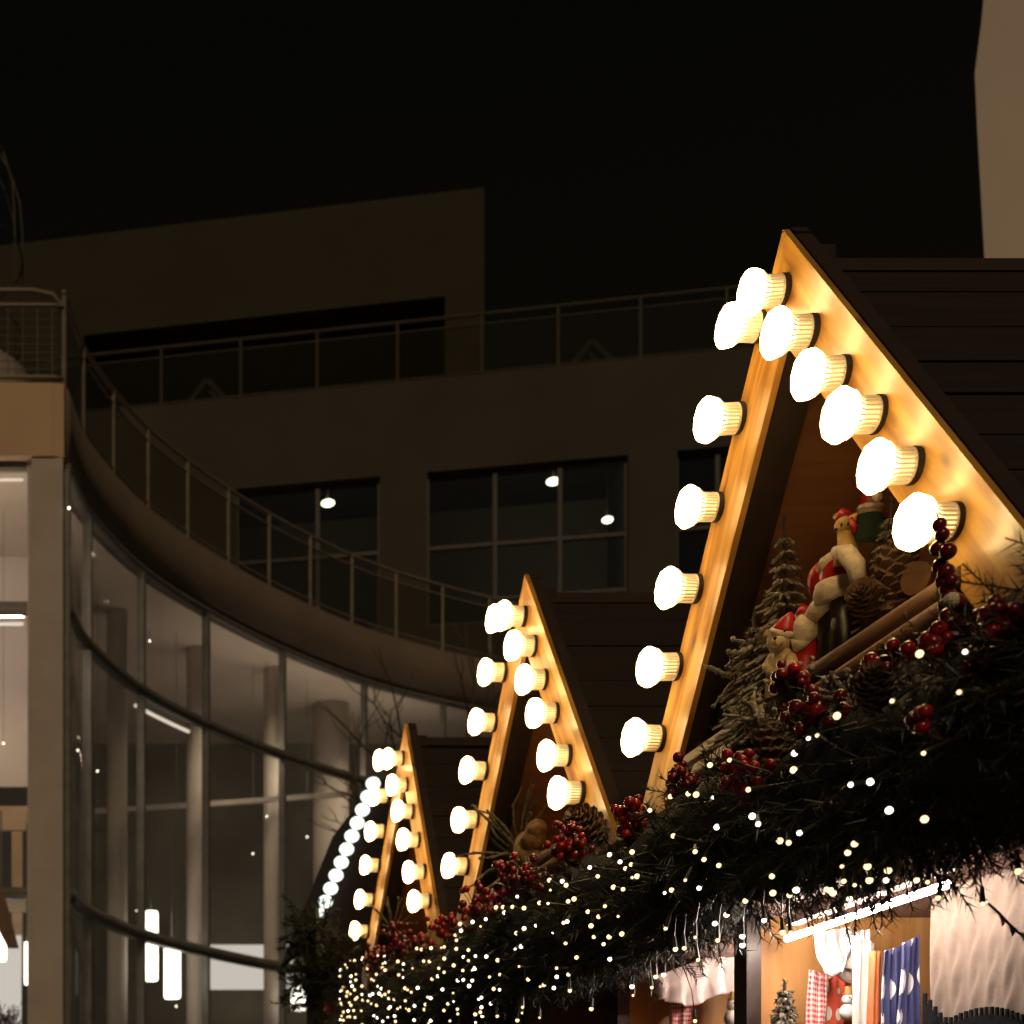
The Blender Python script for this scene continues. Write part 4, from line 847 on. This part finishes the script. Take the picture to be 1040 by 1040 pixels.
# ================================================================== far building
def fpt(px, py=None, off=0):     # on the far facade
    u = (px - PX0) / F; t = (25 * u - 5.533) / (5.3 + u); y = 25 - t; x = 5.533 + 5.3 * t
    k = off; nx, ny = .1854, .9827; x, y = x + nx * k, y + ny * k
    return Vector((x, y, 0)) if py is None else Vector((x, y, E + (PY0 - py) * (25 - t) / F))
FD = Vector((.9827, -.1854, 0)); FN = Vector((.1854, .9827, 0))      # along to the right, inward
O0 = Vector((5.533, 25, 0))
def fb(mb, u0, u1, z0, z1, d0, d1):      # box in facade coordinates
    vs = [O0 + FD * u + FN * d + Vector((0, 0, z)) for z in (z0, z1) for (u, d) in ((u0, d0), (u1, d0), (u1, d1), (u0, d1))]
    mb.add(vs, [(0, 3, 2, 1), (4, 5, 6, 7), (0, 1, 5, 4), (1, 2, 6, 5), (2, 3, 7, 6), (3, 0, 4, 7)])
def fu_(px): return (fpt(px) - O0).dot(FD)
fz = lambda px, py: fpt(px, py).z
br = thing('terrace_building', (5.5, 25, 0), 'dim ochre office building with a railed roof terrace in the background', 'building')
ZP = fz(400, 388); ZW1, ZW0 = fz(520, 472), fz(520, 612)
wins = [(fu_(240), fu_(386)), (fu_(434), fu_(638)), (fu_(688), fu_(860))]
mb = MB(); uL, uR = fu_(20) - 2, 16; zb = ZW1
fb(mb, uL, uR, ZW1, ZP, 0, .3); fb(mb, uL, uR, 0, ZW0 - .3, 0, .3); c0 = uL
for a, b in wins: fb(mb, c0, a, ZW0 - .3, ZW1, 0, .3); c0 = b
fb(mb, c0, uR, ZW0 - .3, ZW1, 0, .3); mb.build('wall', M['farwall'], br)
mb = MB(); fb(mb, uL, uR, ZP - .45, ZP - .05, .31, 9); mb.build('terrace_deck', M['roofdeck'], br)
mb = MB(); fb(mb, uL, uR, ZW0 - 2, ZW0 - 1.9, .31, 3.99); mb.build('room_floor', M['floorin'], br)
mb = MB(); fb(mb, uL, uR, ZW0 - 2, ZP - .5, 4, 4.2); mb.build('room_wall', M['ceil'], br)
mb = MB(); fb(mb, fu_(386) + .2, fu_(386) + .35, ZW0 - 1.88, ZP - .47, .31, 3.99); fb(mb, fu_(660), fu_(660) + .15, ZW0 - 1.88, ZP - .47, .31, 3.99); mb.build('room_divider', M['roomw'], br)
for (a, b), cuts in zip(wins, ((.57,), (.345, .67), (.25, .5, .75))):
    fr = MB(); zs, zt = ZW0 - .3, ZW1; zm = zs + (zt - zs) * .52
    for c in (0,) + cuts + (1,): u = a + (b - a) * c; fb(fr, u - .035 if c else u, u + .035 if c < 1 else u, zs, zt, .10, .18)
    fb(fr, a + .001, b - .001, zm - .03, zm + .03, .105, .175); fb(fr, a + .001, b - .001, zs + .0, zs + .06, .105, .175); fb(fr, a + .001, b - .001, zt - .06, zt, .105, .175)
    if len(cuts) == 2: fb(fr, a + (b - a) * cuts[0], b, zm - .95, zm - .89, .106, .174)
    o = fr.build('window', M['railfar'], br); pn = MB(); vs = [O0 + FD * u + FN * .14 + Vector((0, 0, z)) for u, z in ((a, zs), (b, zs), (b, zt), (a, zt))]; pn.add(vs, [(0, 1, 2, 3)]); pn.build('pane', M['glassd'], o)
mb = MB(); a, b = wins[0]; fb(mb, a + .9, b - .05, ZW0 - .3, ZW0 + .62, 2.5, 2.55); fb(mb, wins[1][0] + .12, wins[1][0] + 1.05, ZW0 - .6, ZW0 + .75, 2.4, 2.45); mb.build('room_screen', M['ceil'], br)
# terrace railing
rl = MB(); zr2 = ZP + 1.06
for z, r in ((zr2, .03), (zr2 - .17, .018), (ZP + .08, .018)): rl.tube([O0 + FD * u + FN * .12 + Vector((0, 0, z)) for u in (uL, uR)], r, 6)
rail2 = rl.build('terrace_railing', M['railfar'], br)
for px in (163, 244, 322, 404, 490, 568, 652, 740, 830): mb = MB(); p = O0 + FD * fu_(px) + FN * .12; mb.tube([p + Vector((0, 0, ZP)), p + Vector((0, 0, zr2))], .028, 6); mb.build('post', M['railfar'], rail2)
mb = MB(); mb.add([O0 + FD * u + FN * .12 + Vector((0, 0, z)) for u, z in ((uL, ZP + .1), (uR, ZP + .1), (uR, zr2 - .18), (uL, zr2 - .18))], [(0, 1, 2, 3)]); mb.build('infill', M['meshglass'], rail2)
# set-back storey
def gz(px, py, d):   # height for a point at inward offset d seen at px,py
    u = (px - PX0) / F; t_ = Vector((u, 1, 0)); # solve (t*u, t) on line O0+FN*d
    o = O0 + FN * d; den = FN.x * u + FN.y; tt = (FN.x * o.x + FN.y * o.y) / den; return (Vector((u * tt, tt, 0)) - O0).dot(FD), E + (PY0 - py) * tt / F
D1 = 3.2
ul, _ = gz(-30, 250, D1); ue, zt = gz(492, 190, D1); up_, zh = gz(452, 301, D1); uo, _ = gz(85, 340, D1)
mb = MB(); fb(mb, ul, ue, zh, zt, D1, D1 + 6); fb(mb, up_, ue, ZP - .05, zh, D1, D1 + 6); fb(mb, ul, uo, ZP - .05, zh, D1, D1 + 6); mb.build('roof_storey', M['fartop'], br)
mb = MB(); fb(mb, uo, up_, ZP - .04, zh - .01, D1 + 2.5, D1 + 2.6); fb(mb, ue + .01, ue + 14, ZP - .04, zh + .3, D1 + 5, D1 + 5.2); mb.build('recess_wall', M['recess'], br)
for px in (211, 600):
    u0, _ = gz(px, 400, 1.3); sk = MB(); a = O0 + FD * u0 + FN * 1.2; z = ZP
    for s in (-1, 1): sk.bar(a + FD * s * .85 + Vector((0, 0, z)), a + Vector((0, 0, z + 1.0)), .09, .09)
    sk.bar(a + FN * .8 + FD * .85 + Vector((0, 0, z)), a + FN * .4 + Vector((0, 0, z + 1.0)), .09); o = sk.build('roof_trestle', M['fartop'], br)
# ceiling lamps in the far rooms
for px, py, r, lab in ((333, 511, .13, 'oval ceiling lamp behind the left window of the ochre building'), (562, 489, .13, 'oval ceiling lamp behind the middle window of the ochre building'), (617, 528, .10, 'dimmer small ceiling lamp lower in the middle window of the ochre building')):
    p = fpt(px, py, 1.6); p.z = E + (PY0 - py) * p.y / F; p.x = (px - PX0) * p.y / F; root = thing('ceiling_lamp', p, lab, 'ceiling lamp', 'ceiling lamps in the ochre building')
    mb = MB(); mb.ball(p, (r * .9, r * .9, .045), 16, 8); mb.build('shade', M['ovallamp'], root, True); mb = MB(); mb.tube([p, p + Vector((0, 0, max(.1, ZP - .46 - p.z)))], .012, 5); mb.build('cord', M['frame'], root)
# pale building on the right
mb = MB(); P = [UY(px, py, 12.5) for px, py in ((1004, -60), (997, 20), (990, 75), (993, 140), (1000, 265))]; P = P + [Vector((P[-1].x, 12.5, 0)), Vector((15, 12.5, 0)), Vector((15, 12.5, P[0].z))]
bp = thing('pale_building', (9, 12.5, 0), 'pale plastered building rising behind the big roof at the right edge', 'building'); mb.prism(P, (4.6, 6, 0)); mb.build('wall', M['pale'], bp)
mb = MB(); mb.prism([P[0] + Vector((-.1, -.1, .002)), P[-1] + Vector((.1, -.1, .002)), P[-1] + Vector((4.7, 6.1, .002)), P[0] + Vector((4.5, 6.1, .002))], (0, 0, .25)); mb.build('roof', M['clad'], bp)

# ================================================================== bare tree
def bare_tree():
    rg = random.Random(11); base = Vector((3.9, 15.5, 0)); root = thing('bare_tree', base, 'leafless tree with thin branches before the ochre building', 'tree'); tr = MB(); bm_ = MB()
    top = base + Vector((.05, 0, 5.6)); tr.tube([base, base + Vector((.05, .05, 3)), top], [.14, .10, .06], 8); tr.build('trunk', M['bark'], root, True)
    def grow(p, d, ln, r, k):
        q = p + d * ln * .5 + Vector((rg.uniform(-.05, .05), rg.uniform(-.05, .05), 0)); e = q + (d + Vector((0, 0, .15))).normalized() * ln * .5; bm_.tube([p, q, e], [r, r * .8, r * .55], 5)
        if k:
            for _ in range(3):
                dd = (d + Vector((rg.uniform(-.8, .8), rg.uniform(-.8, .8), rg.uniform(-.3, .6)))).normalized(); grow(e if rg.random() < .6 else q, dd, ln * rg.uniform(.55, .8), r * .55, k - 1)
    for k in range(7):
        a = k * .95; grow(base + Vector((.05, 0, 3.9 + k * .28)), Vector((math.cos(a) * .8, math.sin(a) * .8, .55)).normalized(), .95, .035, 3)
    bm_.build('branches', M['bark'], root)
bare_tree()

# dry leaf caught on the big roof
lf = MB(); p = UX(838, 254, 1.50); lf.prism([p + Vector(v) for v in ((0, -.012, -.003), (0, -.004, .004), (0, .010, .009), (0, .013, .005), (0, .004, -.004))], (.003, .001, .0)); o = lf.build('dry_leaf', M['fur'], origin=p); tag(o, 'tiny pale dry leaf caught on the ridge of the biggest gable roof', 'leaf')
